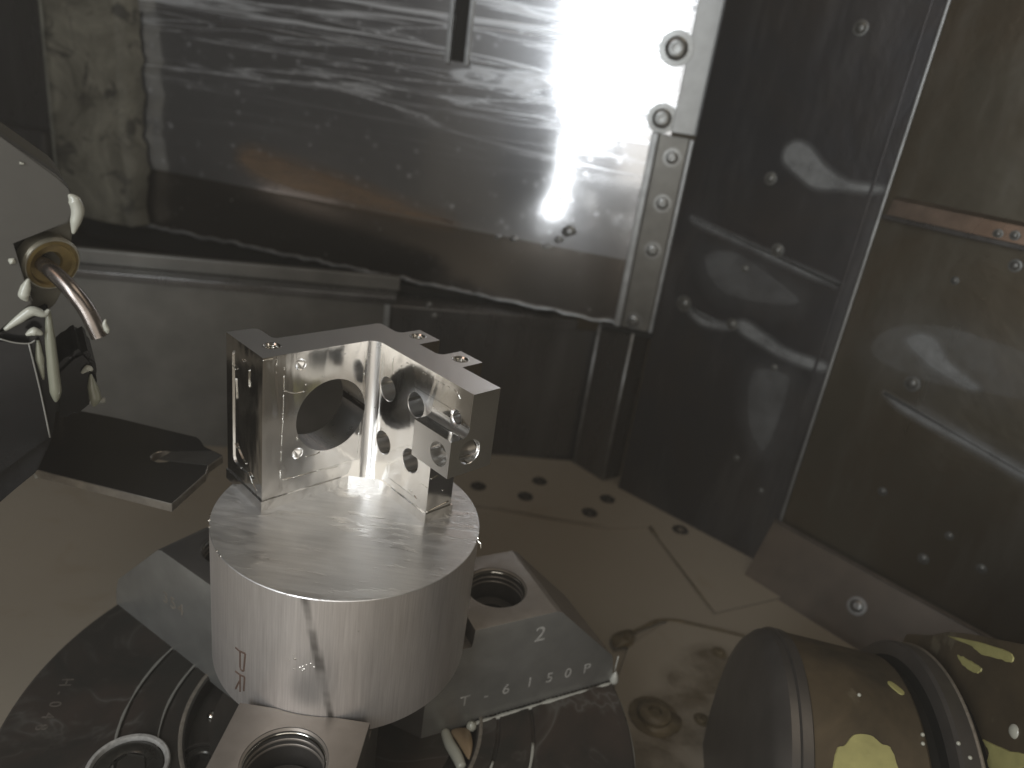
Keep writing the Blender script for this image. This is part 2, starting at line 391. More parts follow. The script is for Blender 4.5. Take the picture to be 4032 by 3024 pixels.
M_BRASSY = simple('yellowed_collar', (0.22, 0.16, 0.06), 0.35, 0.5, 200, 0.35, 0.05)
M_COLLAR = simple('grey_collar', (0.30, 0.28, 0.22), 0.4, 0.3, 200, 0.2, 0.03)
M_YELLOW = simple('chipped_yellow_paint', (0.40, 0.375, 0.15), 0.5, 0.0, 140, 0.18, 0.04)
M_INK = simple('brown_marker', (0.10, 0.062, 0.045), 0.6, 0.1, 400, 0.2, 0.0)
M_STAMP = simple('bright_stamp', (0.48, 0.47, 0.44), 0.35, 0.25, 500, 0.3, 0.05)
M_STAMPD = simple('worn_stamp', (0.26, 0.23, 0.19), 0.35, 0.3, 500, 0.3, 0.05)
M_ENGR = simple('engraved_mark', (0.15, 0.13, 0.11), 0.35, 0.4, 400, 0.4, 0.05)
M_CHROME = simple('bright_ring', (0.70, 0.68, 0.62), 0.16, 1.0, 300, 0.15, 0.0)
M_TAN = m_coolant('tan_grease', (0.30, 0.21, 0.12), 0.4)
M_GREASE = simple('dirty_grease', (0.12, 0.092, 0.05), 0.4, 0.0, 120, 0.4, 0.4)

# ================================================================== SETTING
bm = bmesh.new(); add_box(bm, -1100, 900, -700, 900, -160, -150)
floor = tag_struct(link('floor', bm, M_FLOOR))
def floor_prism(poly, z0, z1, name, mat, bevel=0.4):
    bm = bmesh.new(); add_prism(bm, poly, z0, z1, ident, 'z', bevel); return link(name, bm, mat, floor)
# cover plates screwed on the beige floor, their seams are real steps
floor_prism([(-20, 258), (57, 256), (143, 252), (178, 262), (211, 168), (264, 196), (262, 232), (210, 284), (168, 326), (147, 322), (118, 352), (20, 340), (-20, 336)], -149.9, -147.6, 'cover_plate', M_FLOOR)
floor_prism([(148, 122), (178, 152), (224, 146), (300, 120), (300, -60), (120, -60), (128, 60)], -149.9, -147.2, 'cover_plate', M_FLOOR)
def screw(parent, c, ax, r, mat=M_DARKSCREW, name='screw', h=None, socket=True):
    h = h or r*0.55
    bm = bmesh.new()
    add_lathe(bm, [(r*1.55, 0.0), (r*1.55, h*0.18), (r, h*0.2), (r, h*0.75), (r*0.8, h), (r*0.42, h), (r*0.38, h*0.45), (0.01, h*0.42)] if socket else
              [(r*1.5, 0.0), (r*1.45, h*0.2), (r, h*0.3), (r*0.8, h*0.8), (r*0.4, h), (0.01, h*1.05)], c, ax, 16)
    return link(name, bm, mat, parent, angle=40)
for (x, y) in [(39, 284), (78, 279), (89, 307), (130, 269), (146, 294)]:
    screw(floor, (x, y, -147.6), (0, 0, 1), 4.2, M_FSCREW)
screw(floor, (202, 263, -149.9), (0, 0, 1), 6.5, M_FSCREW)
for (x, y, r) in [(157, 69, 9), (146, 126, 3.5), (205, 128, 3.0), (184, 72, 3.0), (166, 76, 2.2), (238, 68, 2.4)]:
    o = screw(floor, (x, y, -147.2), (0, 0, 1), r, M_GREASE)
for (pts) in [[(150, 69), (160, 76), (172, 70), (168, 60), (154, 58)], [(140, 118), (152, 128), (150, 136), (138, 128)]]:
    bm = bmesh.new(); add_blob(bm, blob_poly(pts), lambda s, d, z: Vector((s, z, -147.1 + d)), 1.2)
    link('grease_smear', bm, M_GREASE, floor, True)

FW = P_frame((135, 340, 0), 168)            # polished door: s runs to the left, d towards the room
# --- big polished door panel
door = empty('machine_door', tuple(FW(230, 0, -12)), 'polished steel machine door streaked with dried coolant and reflecting the lamp', 'door')
def plate(name, mat, parent, f, s0, s1, d0, d1, z0, z1, bevel=0.0):
    bm = bmesh.new(); add_box(bm, s0, s1, d0, d1, z0, z1, f, bevel); return link(name, bm, mat, parent)
plate('door_skin', M_PANEL, door, FW, -8, 760, -8, 0, 41, 620)
plate('window_skin', M_PANEL, door, FW, -6, 153, 0.1, 2.2, 167, 620, 0.3)
plate('window_skin', M_PANEL, door, FW, 170, 520, 0.1, 2.2, 168, 620, 0.3)
plate('door_gasket', M_SEAM, door, FW, 151.5, 155, 2.3, 5.5, 164, 620, 0.5)
plate('door_gasket', M_SEAM, door, FW, 167, 170.5, 2.3, 5.5, 164, 620, 0.5)
plate('door_gasket', M_BLACK, door, FW, 156.2, 166, 0.2, 3.0, 166, 620, 0.3)
plate('door_sill', M_SILL, door, FW, -6, 620, -10, -2.5, -12, 40.9)
# rough bead along the lower edge of the sill
bm = bmesh.new(); pts = []
for i in range(150):
    s = -4 + i*4.0; pts.append(FW(s, -1.5, -12 + 2.2*mnoise.noise(Vector((s*0.06, 0, 0))) + 1.2*mnoise.noise(Vector((s*0.3, 3, 0)))))
add_tube(bm, pts, [1.6+0.8*mnoise.noise(Vector((i*0.35, 0, 5))) for i in range(len(pts))], 6)
link('sill_bead', bm, M_SEAM, door, True)
for (s, z, r) in [(0.5, 195, 8.0), (1.0, 148, 7.0)]: screw(door, FW(s, 2.3 if z > 167 else 0.1, z), FW(0, 1, 0)-FW(0, 0, 0), r, M_SCREW, 'door_bolt')
# white goo lump near the sill, with smaller lumps beside it
for (s, z, w, h) in [(55, 55, 6, 5), (62, 47, 4, 3), (98, 41, 4, 2.5), (112, 40, 3, 2), (70, 40, 5, 2)]:
    bm = bmesh.new(); add_blob(bm, blob_poly([(s-w, z), (s, z+h), (s+w, z), (s+w*0.3, z-h)]), FW, 1.8); link('coolant_lump', bm, M_SEAM, door, True)

mt = NB('brown_reflection_film'); at_ = mt.n('ShaderNodeAttribute'); at_.attribute_name = 'thick'
mt.set(col=mt.mix(mt.noise(mt.mapping(rot=(0, 0, math.radians(-168)), scale=(0.3, 1, 3)), 30, 4), (0.19, 0.125, 0.075), (0.40, 0.28, 0.18)), rough=0.4, metal=0.3,
       alpha=mt.math('MULTIPLY', mt.ramp(mt.noise(mt.mapping(rot=(0, 0, math.radians(-168)), scale=(0.35, 1, 1.6)), 28, 5, 0.6), [(0.30, 0.25), (0.62, 0.85)]), at_.outputs['Fac']))
bm = bmesh.new(); add_blob(bm, blob_poly([(150, 44), (190, 51), (240, 60), (290, 68), (335, 74), (350, 66), (335, 54), (300, 47), (240, 44), (190, 43)]), lambda s_, d, z: FW(s_, 0.12+d*0.1, z), 0.5, 9.0)
link('painted_reflection', bm, mt.m, door, True)  # brown reflection painted on the door as a soft-edged patch
# --- riveted corner strip
strip = empty('corner_strip', tuple(FW(-14, 2, -11)), 'upright steel angle strip with a row of socket screws beside the polished door', 'metal strip')
plate('strip_face', simple('worn_strip_steel', (0.15, 0.145, 0.13), 0.36, 0.6, 90, 0.2, 0.03), strip, FW, -22, -0.5, 2.3, 7, -11, 137.5, 0.5)
plate('strip_edge', M_SEAM, strip, FW, 0.2, 5.5, 0.1, 9, -11, 138, 0.8)
plate('strip_edge', M_SEAM, strip, FW, -25.6, -22.6, 2.3, 9, -11, 137, 0.6)
plate('strip_edge', M_SEAM, strip, FW, -31, -28.2, 2.3, 10, -11, 139, 0.6)
plate('strip_groove', M_LOWD, strip, FW, -28.1, -25.7, 2.3, 4, -11, 138)
plate('strip_foot', M_BLACK, strip, FW, -36, 14, 2.0, 12, -15, -11.2, 0.6)
for z in (122.7, 89.4, 53.7, -4.0): screw(strip, FW(-12.5 - (z < 0)*-3, 7.1, z), FW(0, 1, 0)-FW(0, 0, 0), 4.4, M_SCREW)
# --- upper flange beside the door
flange = empty('door_post', tuple(FW(-20, 4, 140)), 'pale steel post above the corner strip at the right edge of the lit door', 'post')
plate('post_face', M_FRAME, flange, FW, -25, -7.5, -6, 2.0, 139.5, 620, 0.6)
plate('post_lip', M_SEAM, flange, FW, -33, -25.2, -6, 8, 139.5, 620, 1.2)

# --- lower back wall (two sheets) with ledges
FL = P_frame((-192, 287, 0), 12, -1)
low = empty('lower_wall', tuple(FL(0, 0, -150)), 'dull grey lower wall sheet with a ledge on top, left of the chuck', 'wall panel')
plate('wall_sheet', M_LOWER, low, FL, -320, 144, -6, 0, -150, -15, 0.3)
plate('wall_ledge', M_LOWD, low, FL, -320, 150, -14, 3, -14.8, -9, 0.8)
plate('ledge_lip', M_LOWER, low, FL, -320, 152, -22, -15, -8.9, 2, 0.6)
plate('sheet_edge', M_SEAM, low, FL, 141, 145.5, 0.1, 1.6, -42, -16, 0.5)
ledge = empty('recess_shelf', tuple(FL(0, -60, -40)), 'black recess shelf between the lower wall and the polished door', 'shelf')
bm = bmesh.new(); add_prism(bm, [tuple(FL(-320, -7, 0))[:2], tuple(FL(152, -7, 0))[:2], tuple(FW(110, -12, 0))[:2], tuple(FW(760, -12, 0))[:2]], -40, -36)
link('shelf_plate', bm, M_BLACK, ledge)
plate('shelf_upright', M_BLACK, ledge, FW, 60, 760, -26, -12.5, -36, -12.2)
low2 = empty('dark_wall', tuple(FL(230, -4, -150)), 'dark glossy lower wall sheet behind the bracket, under the polished door', 'wall panel')
plate('wall_sheet', M_LOWD, low2, FL, 145.6, 326, -9, -4, -150, -26, 0.3)
plate('wall_cap', M_LOWD, low2, FL, 145.6, 300, -30, -2, -25.8, -17, 0.8)
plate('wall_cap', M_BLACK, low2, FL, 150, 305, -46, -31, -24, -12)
for (s, z) in [(176, -13.5), (181, -22)]: 
    screw(low2, FL(s, -1.8, z-1), FL(0, 1, 0)-FL(0, 0, 0), 1.8, M_SCREW, socket=False)
# narrow upright strip in the corner
FR = P_frame((147, 324, 0), -39)
FRi = P_frame((147, 324, 0), -39, -1)       # d towards the room
corner = empty('corner_post', (135, 338, -150), 'narrow dark upright strip between two bright edges in the rear corner', 'post')
bm = bmesh.new(); add_prism(bm, [(118, 350), (142, 326), (160, 340), (140, 362)], -150, -12); link('post_sheet', bm, M_LOWD, corner)
for (p, q) in [((119, 351), (122, 347)), ((143.5, 327), (146.5, 323.5))]:
    bm = bmesh.new(); add_tube(bm, [(p[0], p[1]-2, -149), (p[0], p[1]-2, -13)], 1.3, 8); link('bright_edge', bm, M_SEAM, corner, True)

# --- right wall, two sheets meeting at a bright seam
rw = empty('right_wall', tuple(FR(80, 0, -150)), 'near black stainless wall sheet between the corner strip and the upright seam', 'wall panel')
plate('wall_sheet', M_WALL, rw, FRi, 12.5, 146.3, -8, 0, -150, 640)
plate('seam_bead', M_SEAM, rw, FRi, 146.8, 148.6, -2, 1.4, -149, 640, 0.7)
plate('fold_line', M_WALL, rw, FRi, 137.5, 139.5, 0.05, 0.9, -120, 640, 0.3)
def smear(parent, f, pts, h=0.35, mat=None):
    bm = bmesh.new(); add_blob(bm, blob_poly(pts), f, h, 3.0); return link('coolant_smear', bm, mat or M_FILM, parent, True)
# (s, z) outlines of dried coolant runs
smear(rw, FRi, [(78, 142), (84, 148), (94, 146), (108, 136), (125, 130), (143, 131), (143, 127), (120, 124), (104, 122), (90, 128), (80, 134)])
smear(rw, FRi, [(76, 22), (84, 25), (98, 21), (118, 15), (143, 15), (143, 9), (118, 8), (98, 12), (82, 16)])
smear(rw, FRi, [(24, 86), (50, 82), (90, 75), (130, 69), (138, 66), (110, 68), (70, 75), (30, 81)])
smear(rw, FRi, [(34, 24), (52, 18), (74, 19), (70, 14), (50, 12), (36, 19)])
for (s, z, r) in [(104.5, 215.8, 3.2), (74, 122.5, 3.0), (91.7, 78.3, 3.2), (72.8, 60.4, 2.0), (33.3, 23.1, 4.2), (74, 19.7, 3.0), (112, 0, 1.6), (104, -76, 1.8), (128, -92, 1.6)]:
    screw(rw, FRi(s, 0.3, z), FRi(0, 1, 0)-FRi(0, 0, 0), r, M_RIVET, 'rivet', socket=False)
JR = FR(148.5, 0, 0)
FQ = P_frame((JR.x, JR.y, 0), -45, -1)
rw2 = empty('far_right_wall', tuple(FQ(90, 0, -150)), 'brownish stainless wall sheet right of the upright seam, crossed by a ledge', 'wall panel')
plate('wall_sheet', M_WALL2, rw2, FQ, 0.5, 520, -8, 0, -150, 640)
plate('wall_rail', M_LOWD, rw2, FQ, 3, 520, 0.1, 7, 113, 116, 0.5)
bm = bmesh.new(); add_prism(bm, [(0.1, 116.2), (8, 116.2), (5, 125), (0.1, 127)], 6, 520, lambda p, q, w: FQ(w, p, q)); link('rail_lip', bm, simple('coppery_lip', (0.21, 0.175, 0.145), 0.3, 0.8, 90, 0.3, 0.03), rw2)
smear(rw2, FQ, [(38, 46), (44, 53), (54, 52), (66, 42), (84, 34), (80, 30), (64, 33), (50, 38)])
smear(rw2, FQ, [(36, 10), (46, 9), (80, 4), (130, -4), (128, -9), (90, -3), (50, 3)], mat=M_FILM)
for (s, z, r) in [(50, 22, 3.4), (66, 119, 1.8), (74, 120, 1.8), (78, 104, 2.4), (52, 88, 1.6), (56, -52, 2.0), (92, -82, 2.4), (100, -60, 1.8), (122, -70, 2)]:
    screw(rw2, FQ(s, 0.3 if z not in (119, 120) else 7.5, z), FQ(0, 1, 0)-FQ(0, 0, 0), r, M_RIVET, 'rivet', socket=False)
M_SHEENFILM = m_film(); _r = [n_ for n_ in M_SHEENFILM.node_tree.nodes if n_.type == 'VALTORGB'][0].color_ramp.elements
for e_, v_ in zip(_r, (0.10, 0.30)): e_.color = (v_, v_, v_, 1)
def film(parent, f, pts, sp):  # pale patches painted for broad soft reflections on the right walls
    bm = bmesh.new(); add_blob(bm, blob_poly(pts), lambda s, d, z: f(s, 0.06+d*0.2, z), 0.3, sp); link('painted_sheen', bm, M_SHEENFILM, parent, True)
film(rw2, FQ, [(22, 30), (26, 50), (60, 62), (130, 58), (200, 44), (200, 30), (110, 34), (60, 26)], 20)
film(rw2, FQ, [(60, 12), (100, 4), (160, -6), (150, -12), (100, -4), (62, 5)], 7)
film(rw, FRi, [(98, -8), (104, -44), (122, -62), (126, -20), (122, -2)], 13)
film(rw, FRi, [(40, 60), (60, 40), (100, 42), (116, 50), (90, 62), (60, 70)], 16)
# sloping skirt at the foot of the right wall
sk = empty('wall_skirt', tuple(FQ(90, 10, -150)), 'brown sloping skirt sheet along the foot of the right wall, one screw in it', 'skirting')
bm = bmesh.new(); add_prism(bm, [(0.3, -150), (26, -150), (24, -146), (2.5, -108), (0.3, -108)], -4, 520, lambda p, q, w: FQ(w, p, q)); 
link('skirt_sheet', bm, simple('skirt_paint', (0.075, 0.056, 0.038), 0.42, 0.3, 60, 0.25, 0.04), sk)
bm = bmesh.new(); add_tube(bm, [FQ(-4, 3, -107.5), FQ(520, 3, -107.5)], 1.2, 8); link('skirt_edge', bm, simple('skirt_edge_steel', (0.20, 0.17, 0.14), 0.35, 0.5), sk, True)
skn = (FQ(0, 38, 22)-FQ(0, 0, 0)).normalized()
screw(sk, FQ(70, 14.5, -128.5), skn, 4.0, M_SCREW)

side = empty('side_wall', (-780, -100, -150), 'black side wall of the machine far to the left', 'wall panel')
bm = bmesh.new(); add_box(bm, -786, -780, -760, 700, -150, 900); link('wall_sheet', bm, M_BLACK, side)
# --- grimy column at the far left
col = empty('grimy_column', tuple(FW(482, 20, -9)), 'upright column caked with dried beige chip grime at the left of the door', 'column')
bm = bmesh.new(); ys = [i*7 for i in range(91)]
Rr, Ll = [], []
for z in ys:
    w = 5.0*mnoise.noise(Vector((z*0.03, 1, 0))) + 3.4*mnoise.noise(Vector((z*0.11, 7, 0)))
    Rr.append((443 + w, z-9)); Ll.append((521 + 0.7*mnoise.noise(Vector((z*0.05, 9, 0))), z-9))
rows = []
for (a, za), (b_, zb) in zip(Rr, Ll):
    row = [bm.verts.new(FW(a, 2, za))]
    for k in range(13):
        t = k/12; s = a+1.5+(b_-a-3)*t
        row.append(bm.verts.new(FW(s, 24 + 1.6*mnoise.noise(Vector((s*0.07, za*0.07, 3))) + 0.8*mnoise.noise(Vector((s*0.25, za*0.25, 8))), za)))
    row.append(bm.verts.new(FW(b_, 2, za))); rows.append(row)
for a, b_ in zip(rows, rows[1:]):
    for k in range(len(a)-1): bm.faces.new((a[k], a[k+1], b_[k+1], b_[k]))
link('column_face', bm, M_COL, col, True)
bm = bmesh.new(); add_tube(bm, [FW(522, 22, -8), FW(522, 22, 620)], 1.6, 8); link('column_edge', bm, simple('pale_edge', (0.24, 0.235, 0.19), 0.5, 0.1), col, True)
lw = empty('left_wall', tuple(FW(600, 8, -40)), 'black sheet wall at the far left behind the tool turret', 'wall panel')
plate('wall_sheet', M_LOWD, lw, FW, 524, 900, 4, 10, -150, 620)
plate('wall_sheet', M_LOWD, lw, FW, 524, 900, 10.1, 30, 40, 60, 2)

mt = NB('brown_oil_stain'); at_ = mt.n('ShaderNodeAttribute'); at_.attribute_name = 'thick'
mt.set(col=(0.10, 0.07, 0.03), rough=0.35, alpha=mt.math('MULTIPLY', mt.ramp(mt.noise(mt.tc.outputs['Object'], 45, 5, 0.65), [(0.35, 0.05), (0.65, 0.5)]), at_.outputs['Fac']))
for pts_ in ([(150, 60), (168, 52), (190, 58), (200, 80), (188, 92), (170, 88), (156, 78)], [(168, 96), (196, 92), (214, 110), (206, 132), (182, 120)], [(134, 20), (160, 10), (170, 40), (150, 52), (138, 44)]):
    bm = bmesh.new(); add_blob(bm, blob_poly(pts_), lambda s, d, z: Vector((s, z, -147.15 + d*0.1)), 0.5, 7.0); link('oil_stain', bm, mt.m, floor)
def caulk(pts, r):
    bm = bmesh.new(); q = smooth_path([(x, y, z) for x, y, z in pts], 6)
    add_tube(bm, q, [r*(0.9+0.5*mnoise.noise(p*0.12)) for p in q], 6, True, 0.4); link('floor_seam', bm, M_GREASE, floor, True)
caulk([(178, 262, -147.7), (190, 228, -148.4), (201, 197, -148.4), (211, 168, -148.4)], 1.3)
caulk([(144, 128, -147.4), (160, 142, -147.2), (176, 152, -147.2), (204, 150, -147.2), (230, 146, -147.2)], 1.5)
caulk([(57, 257, -147.7), (100, 254, -147.7), (143, 253, -147.7)], 0.7)
# ================================================================== CHUCK
chuck = empty('lathe_chuck', (0, 0, -150), 'dark round three jaw chuck with ring grooves, gripping the aluminium bar', 'lathe chuck')
def disc_profile():
    pr = [(12, -104), (52, -104), (52, -109), (60.3, -109), (61.3, -102.6), (62.0, -102)]
    for r in (70.5, 86.0):
        pr += [(r-0.9, -102), (r-0.8, -103.4), (r+0.8, -103.4), (r+0.9, -102)]
    pr += [(129.8, -102), (130.9, -103), (131, -104), (131, -124), (128, -126), (126, -150)]
    return pr
bm = bmesh.new(); add_lathe(bm, [(r, z) for r, z in disc_profile()], (0, 0, 0), (0, 0, 1), 160)
link('chuck_body', bm, M_CHUCK, chuck, angle=35)
bm = bmesh.new(); add_lathe(bm, [(0.1, -105), (14, -105), (14, -103)], (0, 0, 0), (0, 0, 1), 64); link('chuck_bore', bm, M_BLACK, chuck)
bm = bmesh.new(); add_lathe(bm, [(62, -101.8), (62.9, -101.3), (63.6, -101.8)], (0, 0, 0), (0, 0, 1), 160); link('bore_rim', bm, M_STAMPD, chuck, True)

def arc(r, a0, a1, z, n=40): return [(r*math.cos(math.radians(a0+(a1-a0)*i/n)), r*math.sin(math.radians(a0+(a1-a0)*i/n)), z) for i in range(n+1)]
def coolant_line(pts, r, mat=M_SEAM, flat=0.5):
    bm = bmesh.new(); rr = [r*(0.8+0.35*mnoise.noise(Vector(p)*0.2)) for p in pts]
    add_tube(bm, pts, rr, 8, True, flat); link('coolant_line', bm, mat, chuck, True)
M_LINE = m_coolant('pale_coolant_line', (0.46, 0.46, 0.41), 0.35)
M_LINED = m_coolant('grey_coolant_line', (0.24, 0.235, 0.21), 0.4)
coolant_line(arc(70.5, -60, -10, -102.9), 0.9, M_LINE)
coolant_line(arc(86.0, -60, 0, -102.9), 0.9, M_LINE)
coolant_line(arc(130.2, -50, 18, -103.0), 1.0, M_LINED)
coolant_line(arc(71.3, 150, 238, -102.2), 0.7, M_LINED)
coolant_line(arc(86.9, 158, 238, -102.2), 0.7, M_LINED)

def cyl_xy(a, r): return (r*math.cos(math.radians(a)), r*math.sin(math.radians(a)))
def make_jaw(ang, side_mat, top_mat, detail):
    """jaw frame: x radial, y across, z up"""
    A = Matrix.Rotation(math.radians(ang), 4, 'Z')
    W = 23.0
    prof = [(20, -104.5), (20, -59.2), (49, -59.2), (49, -50), (88.5, -50), (91.5, -51.2), (126, -86), (128.4, -94), (129, -101.5), (129, -104.5)]
    bm = bmesh.new()
    add_prism(bm, prof, -W, W, lambda p, q, w: Vector((p, w, q)), 'z', 0.5)
    for v in bm.verts: v.co = v.co*K
    bmesh.ops.recalc_face_normals(bm, faces=bm.faces)
    me = bpy.data.meshes.new('jaw'); bm.to_mesh(me); bm.free(); me.materials.append(side_mat); me.materials.append(top_mat); me.materials.append(M_JAW_DARK)
    o = bpy.data.objects.new('jaw', me); COL.objects.link(o)
    c = bmesh.new(); add_lathe(c, [(50.25, -59.0), (50.25, -30)], (0, 0, 0), (0, 0, 1), 128, True, True); boolean(o, c, 'DIFFERENCE')
    c = bmesh.new(); add_lathe(c, [(13.2, -78), (13.2, -50.9), (13.9, -50.3), (14.2, -49.4), (14.2, -40)], (69.5, 0, 0), (0, 0, 1), 72, True, True); boolean(o, c, 'DIFFERENCE')
    # V-shaped nose, as on real jaws
    for sgn in (1, -1):
        c = bmesh.new(); add_prism(c, [(0, sgn*11), (0, sgn*60), (40, sgn*60), (40, sgn*34.6), (20, sgn*11)], -110, -40); boolean(o, c, 'DIFFERENCE')
    me = o.data
    for p in me.polygons:
        cx = p.center/K
        if p.normal.z > 0.5 and cx.z > -70: p.material_index = 1
        elif abs(p.normal.y) > 0.9 and abs(cx.y) > 22: p.material_index = 0
        else: p.material_index = 2
    for v in me.vertices: v.co = (A @ v.co) - Vector((0, 0, -150))*K
    o.parent = chuck
    for p in me.polygons: p.use_smooth = True
    me.set_sharp_from_angle(angle=math.radians(30))
    # cap screw deep in the counterbore
    ctr = A @ Vector((69.5, 0, 0))
    bm = bmesh.new()
    add_lathe(bm, [(12.4, -77.9), (12.4, -66), (11.4, -64.8), (6.4, -64.8), (6.2, -74), (0.1, -74)], tuple(ctr), (0, 0, 1), 48)
    link('jaw_screw', bm, M_JAW_DARK, o, angle=35)
    for k in range(3):
        bm = bmesh.new(); R_ = 13.0; zc = -52.2 - k*2.6
        add_lathe(bm, [(R_+0.3, zc+0.5), (R_-0.35, zc), (R_+0.3, zc-0.5)], tuple(ctr), (0, 0, 1), 64)
        link('bore_ring', bm, M_JAW_TOP if k else M_CHROME, o, True)
    return o, A
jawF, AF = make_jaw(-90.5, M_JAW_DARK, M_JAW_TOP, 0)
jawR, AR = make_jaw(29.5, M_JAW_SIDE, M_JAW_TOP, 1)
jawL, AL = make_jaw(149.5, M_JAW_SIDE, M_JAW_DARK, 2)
jawF['label'] = 'front jaw with a ringed bolt bore'; jawR['label'] = 'right jaw stamped 2 and T-6150P'; jawL['label'] = 'left jaw half hidden by the bar'
def on_jaw(parent, A, side, r0, z0, txt, size, mat, tilt=0.0, name='stamped_lettering', depth=0.12):
    # letters on the jaw's -y side read outwards along +x; on the +y side they read inwards
    M = A @ Matrix.Translation(Vector((r0, side*23.0, z0))) @ (Matrix.Rotation(PI/2, 4, 'X') if side < 0 else Matrix.Rotation(PI, 4, 'Z') @ Matrix.Rotation(PI/2, 4, 'X')) @ Matrix.Rotation(tilt, 4, 'Z')
    o = text_mesh(name, txt, size, M, mat, None, depth)
    for v in o.data.vertices: v.co = v.co + Vector((0, 0, 150))*K
    o.parent = parent; return o
on_jaw(jawR, AR, -1, 79.0, -64.5, '2', 11.5, M_STAMP)
for ch, r0, z0 in [('T', 46.5, -91.5), ('-', 58.0, -91.5), ('6', 67.0, -91.2), ('1', 79.0, -91.0), ('5', 89.5, -91.5), ('0', 99.5, -91.8), ('P', 110.0, -92.2)]:
    on_jaw(jawR, AR, -1, r0, z0, ch, 8.0, M_STAMP)
on_jaw(jawL, AL, 1, 89.5, -78, '354', 9.0, M_STAMPD)
# serrated joint under the jaw + white coolant trapped along it
bm = bmesh.new()
for i in range(34):
    r = 56 + i*2.15
    add_box(bm, r, r+1.15, -23.9, -22.7, -103.9, -101.9, lambda x, y, z: AR @ Vector((x, y, z)))
o = link('serration', bm, M_BLACK, None); 
for v in o.data.vertices: v.co = v.co + Vector((0, 0, 150))*K
o.parent = jawR; o['kind'] = 'stuff'
coolant_line([AR @ Vector((52 + i*2.0, -24.6, -102.6 - 0.0)) for i in range(39)], 1.5, M_LINE, 0.7)
bm = bmesh.new(); add_lathe(bm, [(0.1, -2.6), (1.8, -1.6), (2.4, 0), (1.8, 1.6), (0.1, 2.6)], tuple(AR @ Vector((53, -25, -103))), (0, 0, 1), 16); link('coolant_drop', bm, M_COOL, chuck, True)
bm = bmesh.new(); add_lathe(bm, [(0.1, -3), (1.9, -1.6), (2.2, 0), (1.4, 3), (0.1, 5)], tuple(AR @ Vector((129.5, -24, -101))), (0, 0, 1), 16); link('coolant_drop', bm, M_LINE, chuck, True)
coolant_line([AR @ Vector((129.3, -23.2, z)) for z in (-87, -90, -93, -96)], 0.9, M_LINE)
# white and tan fingers of coolant below the bar
bm = bmesh.new(); add_tube(bm, smooth_path([(47, 0.5, -103.5), (50, -6, -103.4), (54, -12, -103.2), (57, -17.5, -103.4)], 6), [0.8]+[2.0+0.5*math.sin(i/17*PI) for i in range(17)]+[0.8], 12); link('coolant_drop', bm, M_COOL, chuck, True)
bm = bmesh.new(); add_blob(bm, blob_poly([(50, 1), (57, 3), (60, -4), (59.5, -12), (56.5, -9), (53, -4)]), lambda s, d, z: Vector((s, z, -104 + d)), 1.0); link('grease_patch', bm, M_TAN, chuck, True)
# chuck screws
def cap_screw(c, R, ring=True, z=-102):
    bm = bmesh.new()
    add_lathe(bm, [(R*1.03, z+0.1), (R*1.02, z+1.8), (R*0.99, z+2.2), (R*0.91, z+2.2), (R*0.88, z+0.2)], (c[0], c[1], 0), (0, 0, 1), 64)
    a = link('screw_ring', bm, M_STAMP if ring else M_CHUCK, chuck, angle=40)
    bm = bmesh.new()
    add_lathe(bm, [(R*0.86, z-1.0), (R*0.84, z+0.6), (R*0.74, z+1.5), (R*0.52, z+1.5), (R*0.46, z+0.9)], (c[0], c[1], 0), (0, 0, 1), 48)
    b1 = link('screw_head', bm, M_DARKSCREW, chuck, angle=40)
    bm = bmesh.new(); add_lathe(bm, [(R*0.46, z+0.9), (R*0.42, z-4), (0.1, z-4)], (c[0], c[1], 0), (0, 0, 1), 6); link('hex_socket', bm, M_DARKSCREW, b1)
    return b1
cap_screw((-70.5, -40.5), 14.6)
cap_screw((-47, -30), 8.5, False, -106.5)
for (x, y, r) in [(-52.9, -6.0, 2.2), (44, -46, 2.0)]:
    bm = bmesh.new(); add_lathe(bm, [(r, -108.8), (r, -107.2), (r*0.7, -106.2), (0.05, -105.9)], (x, y, 0), (0, 0, 1), 20); link('locating_ball', bm, M_CHROME, chuck, True)
# engraved H048 on the chuck face, read downwards
for ch, (x, y) in [('H', (-119.0, -3.2)), ('-', (-117.6, -10.2)), ('0', (-116.3, -15.5)), ('4', (-115.4, -21.4)), ('8', (-114.6, -27.0))]:
    M = Matrix.Translation(Vector((x, y, -101.95))) @ Matrix.Rotation(math.radians(-78), 4, 'Z')
    text_mesh('engraved_lettering', ch, 6.5, M, M_ENGR, chuck, 0.06)

# ================================================================== WORKPIECE
work = empty('aluminium_workpiece', (0, 0, -58.5), 'bright aluminium bar held in the chuck with a machined angle bracket standing on top', 'machined part')
STK0 = -58.5
bm = bmesh.new(); N = 256
prof = [(0.1, STK0), (49.5, STK0), (50, STK0+0.5), (50, -0.25), (49.8, 0.0), (0.1, 0.0)]
add_lathe(bm, prof, (0, 0, 0), (0, 0, 1), N)
stock = link('bar_stock', bm, [M_SSIDE, M_SFACE], work, angle=30)
for p in stock.data.polygons:
    if p.normal.z > 0.6: p.material_index = 1
# burrs on the rim
for a in (193, 196, 199.5, 203, 205, 222, 224, 226, -4, -6, 2):
    a += random.uniform(-1, 1); bm = bmesh.new(); x, y = cyl_xy(a, 50.0)
    r = random.uniform(0.25, 0.55)
    bmesh.ops.create_icosphere(bm, subdivisions=1, radius=r, matrix=Matrix.Translation((x, y, -0.1)))
    for v in bm.verts: v.co += Vector([random.uniform(-.25, .25) for _ in range(3)])*r*1.4
    link('burr', bm, M_CHROME, work)
bm = bmesh.new(); x, y = cyl_xy(-5.5, 50.2)
add_tube(bm, [(x, y, 0), (x+1.2, y-0.6, -0.6), (x+1.6, y-1.4, -2.2)], [0.35, 0.25, 0.08], 6); link('burr', bm, M_CHROME, work)
